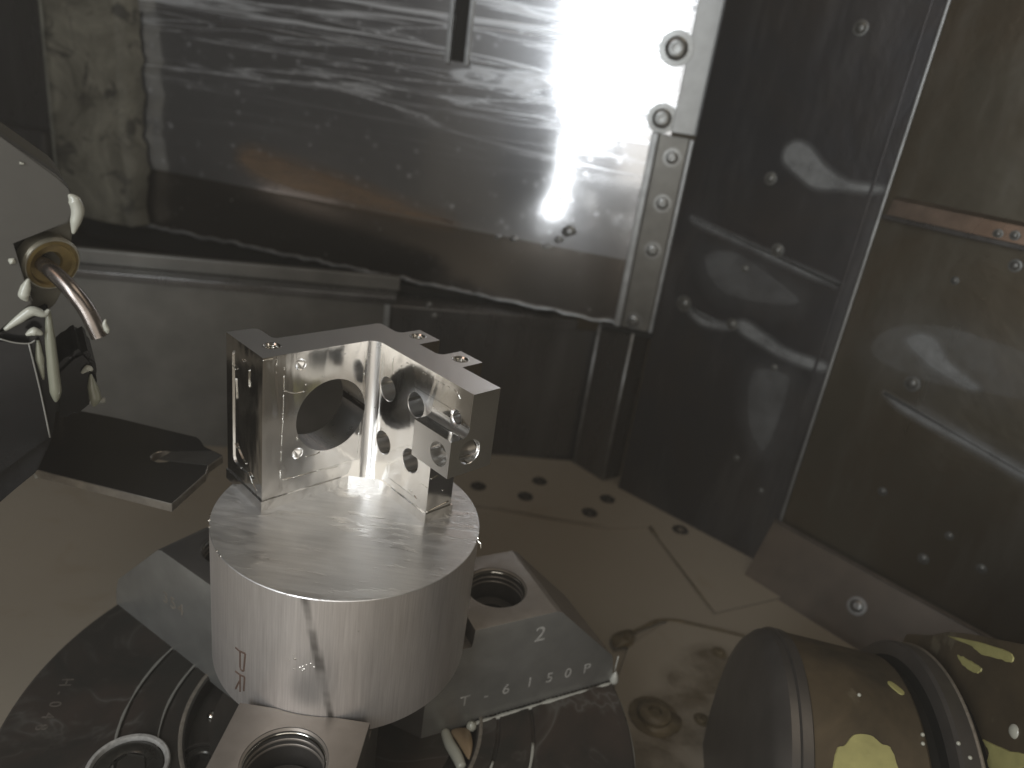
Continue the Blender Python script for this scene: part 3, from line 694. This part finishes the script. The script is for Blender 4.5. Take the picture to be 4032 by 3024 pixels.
# small bright nicks on the bar's side
for (a, z) in [(-95.4, -24.3), (-94.8, -25.9), (-95, -30.2), (-91.5, -28.5), (-91.7, -30.3), (-88.6, -26.8), (-87.2, -28.1), (-92.6, -29.2), (-90.2, -27.6), (-91.0, -29.6), (-71.5, -12.5), (-97.2, -27)]:
    bm = bmesh.new(); x, y = cyl_xy(a, 50.0); w = random.uniform(0.25, 0.6)
    bmesh.ops.create_icosphere(bm, subdivisions=1, radius=w, matrix=Matrix.Translation((x, y, z)) @ Matrix.Rotation(math.radians(a), 4, 'Z') @ Matrix.Diagonal((0.25, 1, 0.7, 1)))
    link('nick', bm, M_CHROME, work)
# hand-marked letters P and R on the bar, read downwards
strokes = [[[-123.43, -32.78], [-121.02, -32.96], [-117.56, -32.18]], [[-120.6, -33.19], [-120.66, -40.06]], [[-117.56, -32.18], [-118.47, -40.41]],
           [[-120.66, -40.69], [-119.4, -40.9], [-118.47, -40.41]], [[-123.58, -43.66], [-120.69, -43.54], [-118.0, -42.98]], [[-120.69, -43.86], [-120.76, -51.28]],
           [[-118.0, -42.98], [-118.52, -49.65]], [[-120.93, -46.55], [-122.05, -48.5], [-123.6, -51.71]]]
for st in strokes:
    bm = bmesh.new(); pts = []
    for (a0, z0), (a1, z1) in zip(st, st[1:]):
        for k in range(5): pts.append((a0+(a1-a0)*k/5, z0+(z1-z0)*k/5))
    pts.append(tuple(st[-1]))
    add_tube(bm, [(*cyl_xy(a, 49.95), z) for a, z in pts], 0.40, 6); link('marker_stroke', bm, M_INK, work)

# ---- bracket, built in its own axes: x along the bored plate, y away from the viewer, z up
TH = 0.826; BO = Vector((-0.251, 28.181, 0)); H = 61.75
BM = Matrix.Translation(BO*K) @ Matrix.Rotation(TH, 4, 'Z')
def fillet(cx, cy, r, a0, a1, n=8): return [(cx+r*math.cos(math.radians(a0+(a1-a0)*i/n)), cy+r*math.sin(math.radians(a0+(a1-a0)*i/n))) for i in range(n+1)]
Lp, T1, T2, Q = -46.7, 15.6, 12.5, -57.3
outline = [(Lp, 0)]
outline += fillet(-4.6, -4.6, 4.6, 90, 0)                     # concave inner corner, towards the viewer
outline += [(0, Q), (T2, Q), (T2, -36.6), (22.9, -36.2), (22.9, -23.6)]
outline += [(16.0, -23.6)] + fillet(15.4, -20.6, 3.0, -90, -180, 6)[1:]
outline += [(T2, -11.0), (22.9, -10.6), (22.9, 2.4)]
outline += [(16.0, 2.4)] + fillet(15.4, 5.4, 3.0, -90, -180, 6)[1:]
outline += [(T2, T1-2)] + fillet(T2-2, T1-2, 2, 0, 90, 4)[1:] + [(-32.6, T1)] + fillet(-32.6, T1+2, 2, -90, -180, 4)[1:]
outline += [(-34.6, 25.6)] + fillet(-37.1, 25.6, 2.5, 0, 90, 5)[1:] + [(Lp, 28.1)]
bm = bmesh.new(); add_prism(bm, outline, -0.02, H)
for v in bm.verts: v.co = v.co*K
bmesh.ops.recalc_face_normals(bm, faces=bm.faces)
me = bpy.data.meshes.new('bracket'); bm.to_mesh(me); bm.free()
br = bpy.data.objects.new('bracket', me); COL.objects.link(br)
# tabs are only 22 mm deep; the far plate end overhangs the foot
c = bmesh.new(); add_box(c, T2, 30, Q-5, T1+9, -5, H-24); boolean(br, c, 'DIFFERENCE')
c = bmesh.new(); add_box(c, -20, 40, Q-8, -39.2, -5, 31.2); boolean(br, c, 'DIFFERENCE')
# clevis block with a cove up to the plate face
cove = [(-7.8, 31.2), (-7.8, 45.5)] + [(-3.0, 45.5)] + [(-3.0+3.0*math.sin(math.radians(t)), 48.5-3.0*math.cos(math.radians(t))) for t in range(10, 91, 16)] + [(3.0, 48.5), (3.0, 31.2)]
c = bmesh.new(); add_prism(c, cove, Q, -36.9, lambda p, q, w: Vector((p, w, q))); boolean(br, c, 'UNION')
# foot left proud of the walls
foot = [(Lp-0.5, -0.5), (-9.5, -0.5), (-0.5, -9.5), (-0.5, -39.7), (T2+0.6, -39.7), (T2+0.6, T1+0.5), (-34.0, T1+0.5), (-34.0, 28.6), (Lp-0.5, 28.6)]
c = bmesh.new(); add_prism(c, foot, -0.02, 4.2); boolean(br, c, 'UNION')
def cut_cyl(p, ax, prof, n=64):
    c = bmesh.new(); add_lathe(c, prof, p, ax, n, True, True); boolean(br, c, 'DIFFERENCE')
cut_cyl((-18.4, 0, 33.4), (0, 1, 0), [(14.9, -1), (14.9, 30)], 128)
for (x, z) in [(-32.1, 56.9), (-32.4, 20.6)]:
    cut_cyl((x, 0, z), (0, 1, 0), [(3.0, -0.6), (2.45, 0.0), (2.1, 0.35), (2.0, 1.2), (0.15, 2.6)], 32)
for (y, z) in [(-9.6, 44.6), (-27.3, 45.3), (-9.2, 21.0), (-27.0, 21.4)]:
    cut_cyl((0, y, z), (1, 0, 0), [(5.6, -0.6), (5.0, 0.0), (4.85, 0.25), (4.85, 20)], 48)
cut_cyl((0, -49.7, 49.6), (1, 0, 0), [(3.2, -1.0), (3.2, 0.9), (2.6, 1.0), (2.6, 20)], 40)
cut_cyl((0, -51.4, 38.3), (1, 0, 0), [(4.9, -9), (4.5, -7.6), (4.5, 20)], 48)
cut_cyl((1.4, Q, 39.4), (0, 1, 0), [(5.1, -0.5), (4.7, 0.2), (4.7, 14)], 48)
INS = [(-38.5, 9.4), (17.3, -3.4), (17.2, -30.0)]
for (x, y) in INS:
    cut_cyl((x, y, H), (0, 0, 1), [(2.2, -14), (2.2, -1.0), (2.45, -0.7), (2.95, 0.0), (3.3, 0.35)], 40)
# very shallow pocket on the bored plate, and scalloped pocket on its end face
def rrect(x0, x1, z0, z1, r):
    return fillet(x1-r, z1-r, r, 0, 90, 4) + fillet(x0+r, z1-r, r, 90, 180, 4) + fillet(x0+r, z0+r, r, 180, 270, 4) + fillet(x1-r, z0+r, r, 270, 360, 4)
c = bmesh.new(); add_prism(c, rrect(-38.9, -4.9, 10.5, 57.9, 1.0), -1, 0.12, lambda p, q, w: Vector((p, w, q))); boolean(br, c, 'DIFFERENCE')
c = bmesh.new(); add_prism(c, rrect(5.0, 23.4, 10, 57, 2.5), Lp-2, Lp+0.5, lambda p, q, w: Vector((w, p, q))); boolean(br, c, 'DIFFERENCE')
c = bmesh.new(); add_prism(c, rrect(-51.0, -11.5, 52.0, 59.4, 1.4), -2, 0.12, lambda p, q, w: Vector((w, p, q))); boolean(br, c, 'DIFFERENCE')
c = bmesh.new(); add_prism(c, rrect(-36.5, -13.5, 7.5, 15.0, 1.4), -2, 0.12, lambda p, q, w: Vector((w, p, q))); boolean(br, c, 'DIFFERENCE')
bv = br.modifiers.new('bevel', 'BEVEL'); bv.width = 0.34*K; bv.segments = 1; bv.limit_method = 'ANGLE'; bv.angle_limit = math.radians(40); bv.use_clamp_overlap = True
dg = bpy.context.evaluated_depsgraph_get(); dg.update()
new = bpy.data.meshes.new_from_object(br.evaluated_get(dg)); br.modifiers.clear(); br.data = new; new.name = 'bracket'
new.materials.clear()
for m in (M_MIR, M_SAT, M_BORE): new.materials.append(m)
for p in new.polygons:
    n_ = p.normal; cc = p.center/K
    if n_.z > 0.9 and cc.z > H-1: p.material_index = 1
    elif max(abs(n_.x), abs(n_.y), abs(n_.z)) < 0.995 and p.area < 6*K*K*40 and cc.z < H-0.5: p.material_index = 2
    elif (n_.x < -0.9 and cc.x < -7.5 and cc.x > -9 and cc.z > 25) or (n_.y < -0.9 and cc.y < -50): p.material_index = 1
    else: p.material_index = 0
    p.use_smooth = max(abs(n_.x), abs(n_.y), abs(n_.z)) < 0.9995
new.set_sharp_from_angle(angle=math.radians(22))
br.parent = work; br.matrix_parent_inverse = Matrix.Translation(Vector((0, 0, -58.5))*K).inverted()
br.matrix_basis = BM
# bright tubes added as glints along pocket edges and cutter marks (plane, points)
MK=[(1,[(-46.54,0.0,60.84),(-41.68,0.0,60.54),(-41.52,0.0,57.91)]),(1,[(-41.61,0,55.83),(-41.47,0.0,55.15)]),(1,[(-38.48,0.0,56.85),(-38.46,0.0,55.79)]),(1,[(-38.55,0,53.68),(-38.58,0,48.05)]),(1,[(-38.68,0.0,46.17),(-38.75,0.0,39.59)]),(1,[(-38.79,0.0,39.05),(-38.84,0.0,32.62)]),(1,[(-38.85,0.0,36.98),(-39.06,0.0,30.56)]),(1,[(-39.05,0.0,29.99),(-39.19,0.0,25.44)]),(1,[(-39.15,0,23.41),(-39.36,0.0,19.39)]),(1,[(-39.43,0,15.28),(-39.31,0.0,11.52)]),(1,[(-38.37,0,10.93),(-33.66,0,10.55)]),(1,[(-31.78,0.0,10.58),(-23.15,0.0,10.3)]),(1,[(-22.85,0.0,10.37),(-15.41,0.0,9.74),(-14.17,0.0,10.17)]),(1,[(-4.42,0.0,55.42),(-4.49,0.0,49.67)]),(1,[(-4.59,0,48.82),(-4.61,0,39.99)]),(1,[(-5.29,0.0,22.65),(-5.35,0.0,13.54)]),(1,[(-32.81,0.0,27.53),(-32.78,0.0,26.36)]),(1,[(-14.08,0,58.13),(-13.32,0.0,57.87)]),(1,[(-23.24,0,50.55),(-22.07,0.0,50.05)]),(1,[(-29.71,0,48.74),(-29.82,0.0,48.08)]),(1,[(-28.8,0.0,18.19),(-24.65,0,17.94),(-22.88,0.0,18.51)]),(1,[(-38.31,0.0,47.72),(-34.47,0.0,45.98),(-30.59,0.0,45.88)]),(0,[(0.0,-19.65,59.42),(0.0,-20.9,59.61)]),(0,[(0.0,-22.83,59.37),(0.0,-24.04,59.69)]),(0,[(0.0,-29.06,59.15),(0.0,-29.49,59.04)]),(0,[(0.0,-30.66,59.36),(0.0,-31.29,59.19)]),(0,[(0.0,-33.66,59.44),(0.0,-34.28,59.28)]),(0,[(0.0,-36.64,59.39),(0.0,-37.25,59.23)]),(0,[(0,-38.39,59.42),(0.0,-38.89,59.26)]),(0,[(0.0,-39.77,59.29),(0.0,-40.26,59.17)]),(0,[(0.0,-41.42,59.41),(0.0,-42.08,59.36)]),(0,[(0.0,-43.96,59.5),(0.0,-45.13,59.31)]),(0,[(0.0,-47.34,59.55),(0.0,-48.92,59.01)]),(0,[(0.0,-49.52,58.73),(0.0,-50.67,57.37)]),(0,[(0.0,-11.19,57.67),(0.0,-11.72,51.63)]),(0,[(0.0,-16.33,56.92),(0.0,-17.39,57.04)]),(0,[(0.0,-34.52,15.39),(0.0,-36.64,15.48)]),(0,[(0.0,-37.12,15.39),(0.0,-38.76,15.41)]),(0,[(0.0,-28.11,9.13),(0.0,-30.1,8.97)]),(0,[(0.0,-31.19,8.16),(0.0,-33.26,7.37)]),(0,[(0.0,-21.35,0.94),(0.0,-24.12,1.37)]),(0,[(0.0,-24.79,4.03),(0.0,-28.29,4.16)]),(0,[(0.0,-30.73,4.43),(0.0,-36.52,4.82)]),(2,[(-46.7,10.61,53.21),(-46.7,10.89,49.08),(-46.7,10.36,46.58)]),(2,[(-46.7,21.28,45.82),(-46.7,20.79,41.55),(-46.7,20.57,37.69)]),(2,[(-46.7,22.87,50.46),(-46.7,20.66,49.65)]),(2,[(-46.7,16.17,58.6),(-46.7,12.97,58.7),(-46.7,10.34,58.08)]),(2,[(-46.7,21.9,18.31),(-46.7,20.17,17.33)]),(2,[(-46.7,19.89,17.31),(-46.7,15.9,14.58),(-46.7,13.07,13.58)]),(2,[(-46.7,11.4,11.11),(-46.7,9.72,10.46),(-46.7,6.94,7.98),(-46.7,4.19,6.71)]),(2,[(-46.7,19.42,9.22),(-46.7,16.8,9.91)]),(2,[(-46.7,15.66,55.59),(-46.7,14.32,55.02)]),(3,[(0.28,-39.5,4.82),(11.13,-39.5,6.16)]),(3,[(0.78,-39.5,19.39),(4.04,-39.5,19.9)]),(3,[(7.25,-39.5,12.29),(8.2,-39.5,12.33)])]
bm = bmesh.new()
for k, pts in MK:
    off = {1: Vector((0, 0.10, 0)), 0: Vector((0.08, 0, 0)), 2: Vector((0.30 if len(pts) == 3 else 0.08, 0, 0)), 3: Vector((0, 0.22, 0))}[k]
    q = smooth_path([Vector(p)+off for p in pts], 6)
    R3 = Matrix.Rotation(TH, 4, 'Z')
    q = [(R3 @ p) + BO for p in q]
    add_tube(bm, q, [0.20+0.09*mnoise.noise(p*1.7) for p in q], 6)
tmk = link('tool_mark_glint', bm, M_CHROME, work, True); tmk['kind'] = 'stuff'
# threaded inserts
for (x, y) in INS:
    bm = bmesh.new()
    pts = []
    for i in range(20*7):
        t = i/20; pts.append((x+2.12*math.cos(2*PI*t), y+2.12*math.sin(2*PI*t), H-0.7-t*0.8))
    add_tube(bm, pts, 0.30, 6)
    R3 = Matrix.Rotation(TH, 4, 'Z')
    for v in bm.verts: v.co = (R3 @ v.co) + BO
    link('threaded_insert', bm, M_CHROME, work, True)
    bm = bmesh.new(); add_lathe(bm, [(2.95, H+0.02), (3.2, H+0.10), (3.35, H+0.02)], (x, y, 0), (0, 0, 1), 40)
    for v in bm.verts: v.co = (R3 @ v.co) + BO
    link('hole_rim', bm, M_CHROME, work, True)

# ================================================================== TOOL TURRET, left
CAMP = Vector((54.047, -239.528, 162.243)); CR = (Matrix.Rotation(1.179, 3, 'X') @ Matrix.Rotation(0.147, 3, 'Z'))
def tur(az, dist, x, y):
    """point of the upright plane that faces azimuth az, dist from the camera, seen at photo position x,y (2212 wide)"""
    d = CR @ Vector(((x*0.46293-512)/739.98, -(y*0.46293-384)/739.98, -1.0))
    n = Vector((math.cos(math.radians(az)), math.sin(math.radians(az)), 0)); return CAMP + d*(dist/d.dot(n))
def slab(name, pts, az, dist, depth, mat, parent, bevel=0.5):
    n = Vector((math.cos(math.radians(az)), math.sin(math.radians(az)), 0))
    bm = bmesh.new(); a = [tur(az, dist, *p) for p in pts]
    v0 = [bm.verts.new(p) for p in a]; v1 = [bm.verts.new(p + n*depth) for p in a]; m = len(a)
    fs = [bm.faces.new(v0[::-1]), bm.faces.new(v1)] + [bm.faces.new((v0[i], v0[(i+1) % m], v1[(i+1) % m], v1[i])) for i in range(m)]
    if bevel:
        es = set(); [es.update(f.edges) for f in fs]
        bmesh.ops.bevel(bm, geom=list(es), offset=bevel, segments=2, affect='EDGES')
    return link(name, bm, mat, parent)
turret = empty('tool_turret', tuple(tur(125, 262, 40, 700)), 'grey painted tool turret block with a bent coolant pipe at the left edge', 'tool turret')
slab('turret_block', [(-1500, -900), (-260, 120), (0, 295), (128, 383), (147, 408), (165, 442), (150, 482), (22, 523), (72, 655), (0, 712), (-260, 860), (-1500, 1400)], 125, 262, 10, M_TURRET, turret, 0.6)  # unseen left part stretched out to shade the floor
slab('turret_core', [(-260, 130), (0, 305), (120, 388), (140, 412), (158, 448), (150, 600), (118, 660), (70, 690), (-260, 880)], 125, 272.3, 46, M_NOTCH, turret, 0.5)
# collar and pipe
cC = tur(125, 270.5, 107, 566); axn = (CAMP - cC); axn.z = 0; axn = (axn.normalized() + Vector((0.55, 0.2, -0.25))).normalized()
bm = bmesh.new(); add_lathe(bm, [(9.0, -3), (9.0, 1.2), (8.4, 2.0), (6.9, 2.0), (6.4, 1.0)], tuple(cC), tuple(axn), 48); collar = link('pipe_collar', bm, M_COLLAR, turret, angle=35)
bm = bmesh.new(); add_lathe(bm, [(8.0, 2.05), (7.0, 2.3), (6.4, 1.2), (3.9, 0.6), (3.2, -1)], tuple(cC), tuple(axn), 40); link('collar_insert', bm, M_BRASSY, turret, angle=35)
bm = bmesh.new(); 
pp = smooth_path([tur(125, 271, 88, 566), tur(125, 262, 112, 585), tur(125, 256, 150, 622), tur(125, 253, 182, 662), tur(125, 251, 203, 700), tur(125, 250, 216, 727)], 7)
add_tube(bm, pp, 2.55, 20, False); dd = (pp[-1]-pp[-2]).normalized()
pipe = link('coolant_pipe', bm, M_COPPER, turret, True)
bm = bmesh.new(); add_lathe(bm, [(2.6, -0.6), (2.6, 0.1), (2.0, 0.15), (1.9, -2.5), (0.1, -2.5)], tuple(pp[-1]), tuple(dd), 20); link('pipe_mouth', bm, M_COPPER, turret, angle=35)
def drop(parent, pts, rad, az, dist, mat=M_COOL, flat=0.8):
    bm = bmesh.new(); q = smooth_path([tur(az, dist, *p) for p in pts], 5)
    m = len(q); rr = []
    for i in range(m):
        t = i/(m-1)*(len(rad)-1); k = min(int(t), len(rad)-2); rr.append((rad[k]+(rad[k+1]-rad[k])*(t-k))*0.70)
    add_tube(bm, q, rr, 14); return link('coolant_drop', bm, mat, parent, True)
drop(turret, [(228, 690), (226, 700), (231, 712), (233, 720)], [0.3, 1.0, 1.3, 0.4], 125, 249)
drop(turret, [(148, 420), (160, 432), (168, 455), (163, 480), (158, 505)], [0.4, 2.6, 2.7, 2.2, 0.5], 125, 262, M_COOL)
drop(turret, [(18, 560), (26, 564), (34, 568)], [0.3, 1.7, 0.3], 125, 262)
drop(turret, [(42, 352), (52, 354)], [0.6, 0.3], 125, 261.5)
drop(turret, [(62, 602), (56, 620), (52, 638), (60, 650)], [0.4, 2.1, 2.4, 0.5], 125, 262)

# black holder under the turret
hold = empty('tool_holder', tuple(tur(125, 262, 80, 950)), 'black tool holder dripping milky coolant under the turret block', 'tool holder')
slab('holder_body', [(-260, 860), (0, 735), (62, 742), (86, 840), (108, 945), (0, 1022), (-260, 1180)], 125, 262, 3, M_HOLDER, hold, 0.4)
slab('holder_block', [(-260, 850), (0, 718), (104, 668), (112, 760), (124, 868), (112, 950), (80, 1020), (0, 1085), (-260, 1250)], 125, 265.3, 44, M_HOLDER, hold, 0.6)
slab('holder_wedge', [(112, 805), (150, 768), (182, 752), (206, 778), (212, 815), (204, 870), (160, 905), (116, 905)], 125, 284, 30, M_HOLDER, hold, 2.0)
drop(hold, [(10, 712), (40, 690), (68, 672), (95, 678), (106, 668)], [0.8, 2.0, 2.4, 1.6, 0.4], 125, 262.5)
drop(hold, [(104, 668), (108, 730), (114, 790), (120, 845), (121, 868)], [0.8, 2.2, 2.5, 2.6, 0.5], 125, 264.0, M_COOLG)
drop(hold, [(56, 724), (74, 716), (92, 722)], [0.5, 2.2, 0.6], 125, 262)
drop(hold, [(82, 735), (86, 775), (94, 820)], [0.6, 1.9, 0.4], 125, 263.5, M_COOLG)
drop(hold, [(176, 806), (190, 796), (200, 800)], [0.6, 2.0, 0.6], 125, 283)
drop(hold, [(196, 808), (200, 835), (206, 860), (202, 878)], [0.4, 2.5, 3.0, 0.6], 125, 283, M_COOLG)
def thin(parent, pts, r, az, dist, mat):
    bm = bmesh.new(); add_tube(bm, smooth_path([tur(az, dist, *p) for p in pts], 4), r, 6); link('coolant_trace', bm, mat, parent, True)
thin(hold, [(0, 732), (30, 740), (62, 742), (76, 735)], 0.25, 125, 261.8, M_LINED)
thin(hold, [(62, 742), (86, 840), (108, 945)], 0.28, 125, 261.8, M_LINED)

# black plate with a keyhole slot sticking out of the holder
ZP = -15.0
plt = empty('slotted_plate', (-120, 45, ZP-4), 'flat black steel plate with a keyhole slot and bright sawn edge beside the bar', 'steel plate')
outl = [(-205, 34), (-137, 21), (-75, 11), (-72.5, 37), (-74.3, 43.5), (-72, 54), (-77, 56.5), (-83, 59.5), (-87, 64.5), (-90, 67), (-132, 74), (-154, 76), (-166, 81), (-205, 88)]
bm = bmesh.new(); add_prism(bm, outl, ZP-4.0, ZP)
for v in bm.verts: v.co = (v.co - Vector((-120, 45, ZP-4)))*K
bmesh.ops.recalc_face_normals(bm, faces=bm.faces)
me = bpy.data.meshes.new('plate_body'); bm.to_mesh(me); bm.free(); pb = bpy.data.objects.new('plate_body', me); COL.objects.link(pb)
c = bmesh.new(); hx, hy = -95.5+120, 45.5-45
add_lathe(c, [(5.0, -2), (5.0, 8)], (hx, hy, 0), (0, 0, 1), 40, True, True); boolean(pb, c, 'DIFFERENCE')
bv = pb.modifiers.new('bevel', 'BEVEL'); bv.width = 0.25*K; bv.segments = 1; bv.limit_method = 'ANGLE'
dg = bpy.context.evaluated_depsgraph_get(); dg.update(); new = bpy.data.meshes.new_from_object(pb.evaluated_get(dg)); pb.modifiers.clear(); pb.data = new
new.materials.clear(); new.materials.append(M_PLATE); new.materials.append(M_PLATE_E)
for p in new.polygons: p.material_index = 0 if abs(p.normal.z) > 0.9 else 1
pb.parent = plt
plate2 = bmesh.new(); add_prism(plate2, [(-96.0, 42.6), (-92, 42.2), (-74.4, 43.6), (-72.6, 53.2), (-78, 56), (-94.0, 50.4)], ZP+0.05, ZP+0.35)
link('slot_insert', plate2, simple('grey_slot', (0.095, 0.09, 0.082), 0.3, 0.5), plt)
def world_tube(parent, pts, r, mat, name='coolant_trace'):
    bm = bmesh.new(); add_tube(bm, smooth_path(pts, 5), r, 8); link(name, bm, mat, parent, True)
world_tube(plt, [(-160, 42, ZP+0.4), (-146, 33, ZP+0.5), (-141, 27, ZP+0.4), (-139, 23, ZP-1.5), (-137, 21, ZP-4)], 0.8, M_LINE)
world_tube(plt, [(-172, 62, ZP+0.6), (-166, 72, ZP+0.8), (-160, 80, ZP+0.8)], 0.9, M_LINE)
world_tube(plt, [(-160, 80, ZP+0.8), (-152, 84, ZP+0.8), (-146, 88, ZP+0.8)], 1.6, M_LINE)
world_tube(plt, [(-164, 78, ZP+20), (-163.5, 78, ZP+10), (-162, 79, ZP+1)], 0.8, M_LINED)

# ================================================================== WORN CYLINDER, lower right
cyl = empty('round_housing', (230, 0, -150), 'worn oily round housing with flaking yellow paint in the lower right corner', 'machine housing')
CC = Vector((188.12, 1.22, -116.14)); CA = Vector((0.991, -0.130, -0.020)).normalized()
def ring(name, prof, mat, parent=cyl, n=96, angle=30):
    bm = bmesh.new(); add_lathe(bm, prof, tuple(CC), tuple(CA), n); return link(name, bm, mat, parent, angle=angle)
RB = 72.3
ring('nose_ring', [(0.1, -13), (20, -13), (61, -13), (68, -11), (71, -8), (RB-1, -5)], M_JAW_DARK)
ring('collar_ring', [(RB-3, -5.5), (RB+0.4, -4.5), (RB+0.4, -0.6), (RB-0.2, 0)], M_JAW_DARK)
ring('housing_body', [(RB-0.2, 0), (RB-0.3, 1), (RB-0.3, 42), (RB-1, 43)], M_CYL)
ring('dark_groove', [(RB-1, 43), (RB-3, 44), (RB-3, 47.5), (RB+1, 48.5)], M_BLACK)
ring('flange_ring', [(RB+1, 48.5), (79, 49.2), (80, 50.5), (80, 57), (79.4, 58)], M_JAW_DARK)
bm = bmesh.new(); add_lathe(bm, [(79.9, 56.4), (80.7, 57.2), (79.9, 58.1)], tuple(CC), tuple(CA), 96); link('flange_edge', bm, M_STAMPD, cyl, True)
e1 = (Vector((0, 0, 1)) - CA*CA.z).normalized(); e2 = CA.cross(e1)
def paint(pts, R):
    # pts: (h along axis, angle deg from the top towards the viewer)
    bm = bmesh.new(); poly = blob_poly(pts, 5); m = len(poly)
    ch = sum(p[0] for p in poly)/m; ca = sum(p[1] for p in poly)/m
    def V(h, a, r): return bm.verts.new(CC + CA*h + (e1*math.cos(math.radians(a)) + e2*math.sin(math.radians(a)))*r)
    rs = []
    for k, hh in ((1, 0.05), (0.97, 0.5), (0.6, 0.55), (0.25, 0.55)):
        rs.append([V(ch+(p[0]-ch)*k*(1+0.05*mnoise.noise(Vector((p[0]*0.9, p[1]*0.9, 0)))), ca+(p[1]-ca)*k, R+hh) for p in poly])
    for a, b_ in zip(rs, rs[1:]):
        for i in range(m): bm.faces.new((a[i], a[(i+1) % m], b_[(i+1) % m], b_[i]))
    bm.faces.new(rs[-1]); link('paint_flake', bm, M_YELLOW, cyl)

    return None
paint([(14.9, 18.8), (21.3, 17.6), (24.9, 19.4), (28.6, 20.4), (29.5, 30), (18, 36), (6.4, 34.0), (7.7, 24.8), (11.0, 22.8)], RB-0.3)
paint([(34.5, -6.1), (36.5, -6.3), (39.8, -2.6), (37.8, -1.1), (34.9, -4.0)], RB-0.3)

def HP(h, a, b): return CC + CA*h + e1*a + e2*b
bm = bmesh.new(); add_prism(bm, [(60, -62), (76, -42), (86, -33), (97, -18), (119, 14), (130, 60), (-30, 60), (-30, -62)], 62, 150, lambda p, q, w: HP(w, p, q), 'z', 1.2)
link('casting', bm, M_CYL, cyl)
bm = bmesh.new(); add_lathe(bm, [(78, 57.5), (76, 60), (76, 63)], tuple(CC), tuple(CA), 96); link('flange_neck', bm, M_BLACK, cyl, True)
def flake(poly, mat=M_YELLOW, hh=0.5):
    q = blob_poly(poly, 5); q = [(a+0.5*mnoise.noise(Vector((a*0.7, b*0.7, 1))), b+0.5*mnoise.noise(Vector((a*0.7, b*0.7, 5)))) for a, b in q]
    bm = bmesh.new(); add_blob(bm, q, lambda s_, d, z: HP(62-d, s_, z), hh); link('paint_flake', bm, mat, cyl)
flake([(84.2, -19.5), (88.6, -12.4), (92.8, -2.6), (88.7, -4.5), (84.8, -11.7)])
flake([(84.8, -30.7), (94.9, -17.1), (109, 6), (107.5, 10), (101, 0.3), (96, -7.1), (93.2, -15.4)])
flake([(75.2, 16.5), (83.7, 28.4), (90.1, 36.0), (86.9, 39.0), (70.7, 25.1), (75.1, 22.1)])
bm = bmesh.new(); bmesh.ops.create_uvsphere(bm, u_segments=16, v_segments=8, radius=2.6, matrix=Matrix.Translation(HP(62, 91.4, 27.3)) @ Matrix.Diagonal((0.5, 1, 1, 1))); link('coolant_drop', bm, M_COOL, cyl, True)
for (h_, a_) in [(49.9, 16.8), (41.5, 13), (40.8, 16), (53, 20), (20, 4)]:
    bm = bmesh.new(); r_ = 80 if h_ > 48 else RB
    p = CC + CA*h_ + (e1*math.cos(math.radians(a_)) + e2*math.sin(math.radians(a_)))*r_
    bmesh.ops.create_uvsphere(bm, u_segments=10, v_segments=6, radius=0.8, matrix=Matrix.Translation(p)); link('coolant_drop', bm, M_COOL, cyl, True)

# ================================================================== ADDED VEIL, thin volume in place of lens flare
bm = bmesh.new(); add_box(bm, -1300, 1000, -900, 1000, -1200, 1100)
veil = link('flare_veil', bm, bpy.data.materials.new('veil')); veil['kind'] = 'stuff'
mm = veil.data.materials[0]; mm.use_nodes = True; nt = mm.node_tree
nt.nodes.remove(nt.nodes['Principled BSDF']); vp = nt.nodes.new('ShaderNodeVolumePrincipled')
vp.inputs['Color'].default_value = (0.92, 0.87, 0.78, 1); vp.inputs['Density'].default_value = 0.09
nt.links.new(vp.outputs[0], nt.nodes['Material Output'].inputs['Volume'])
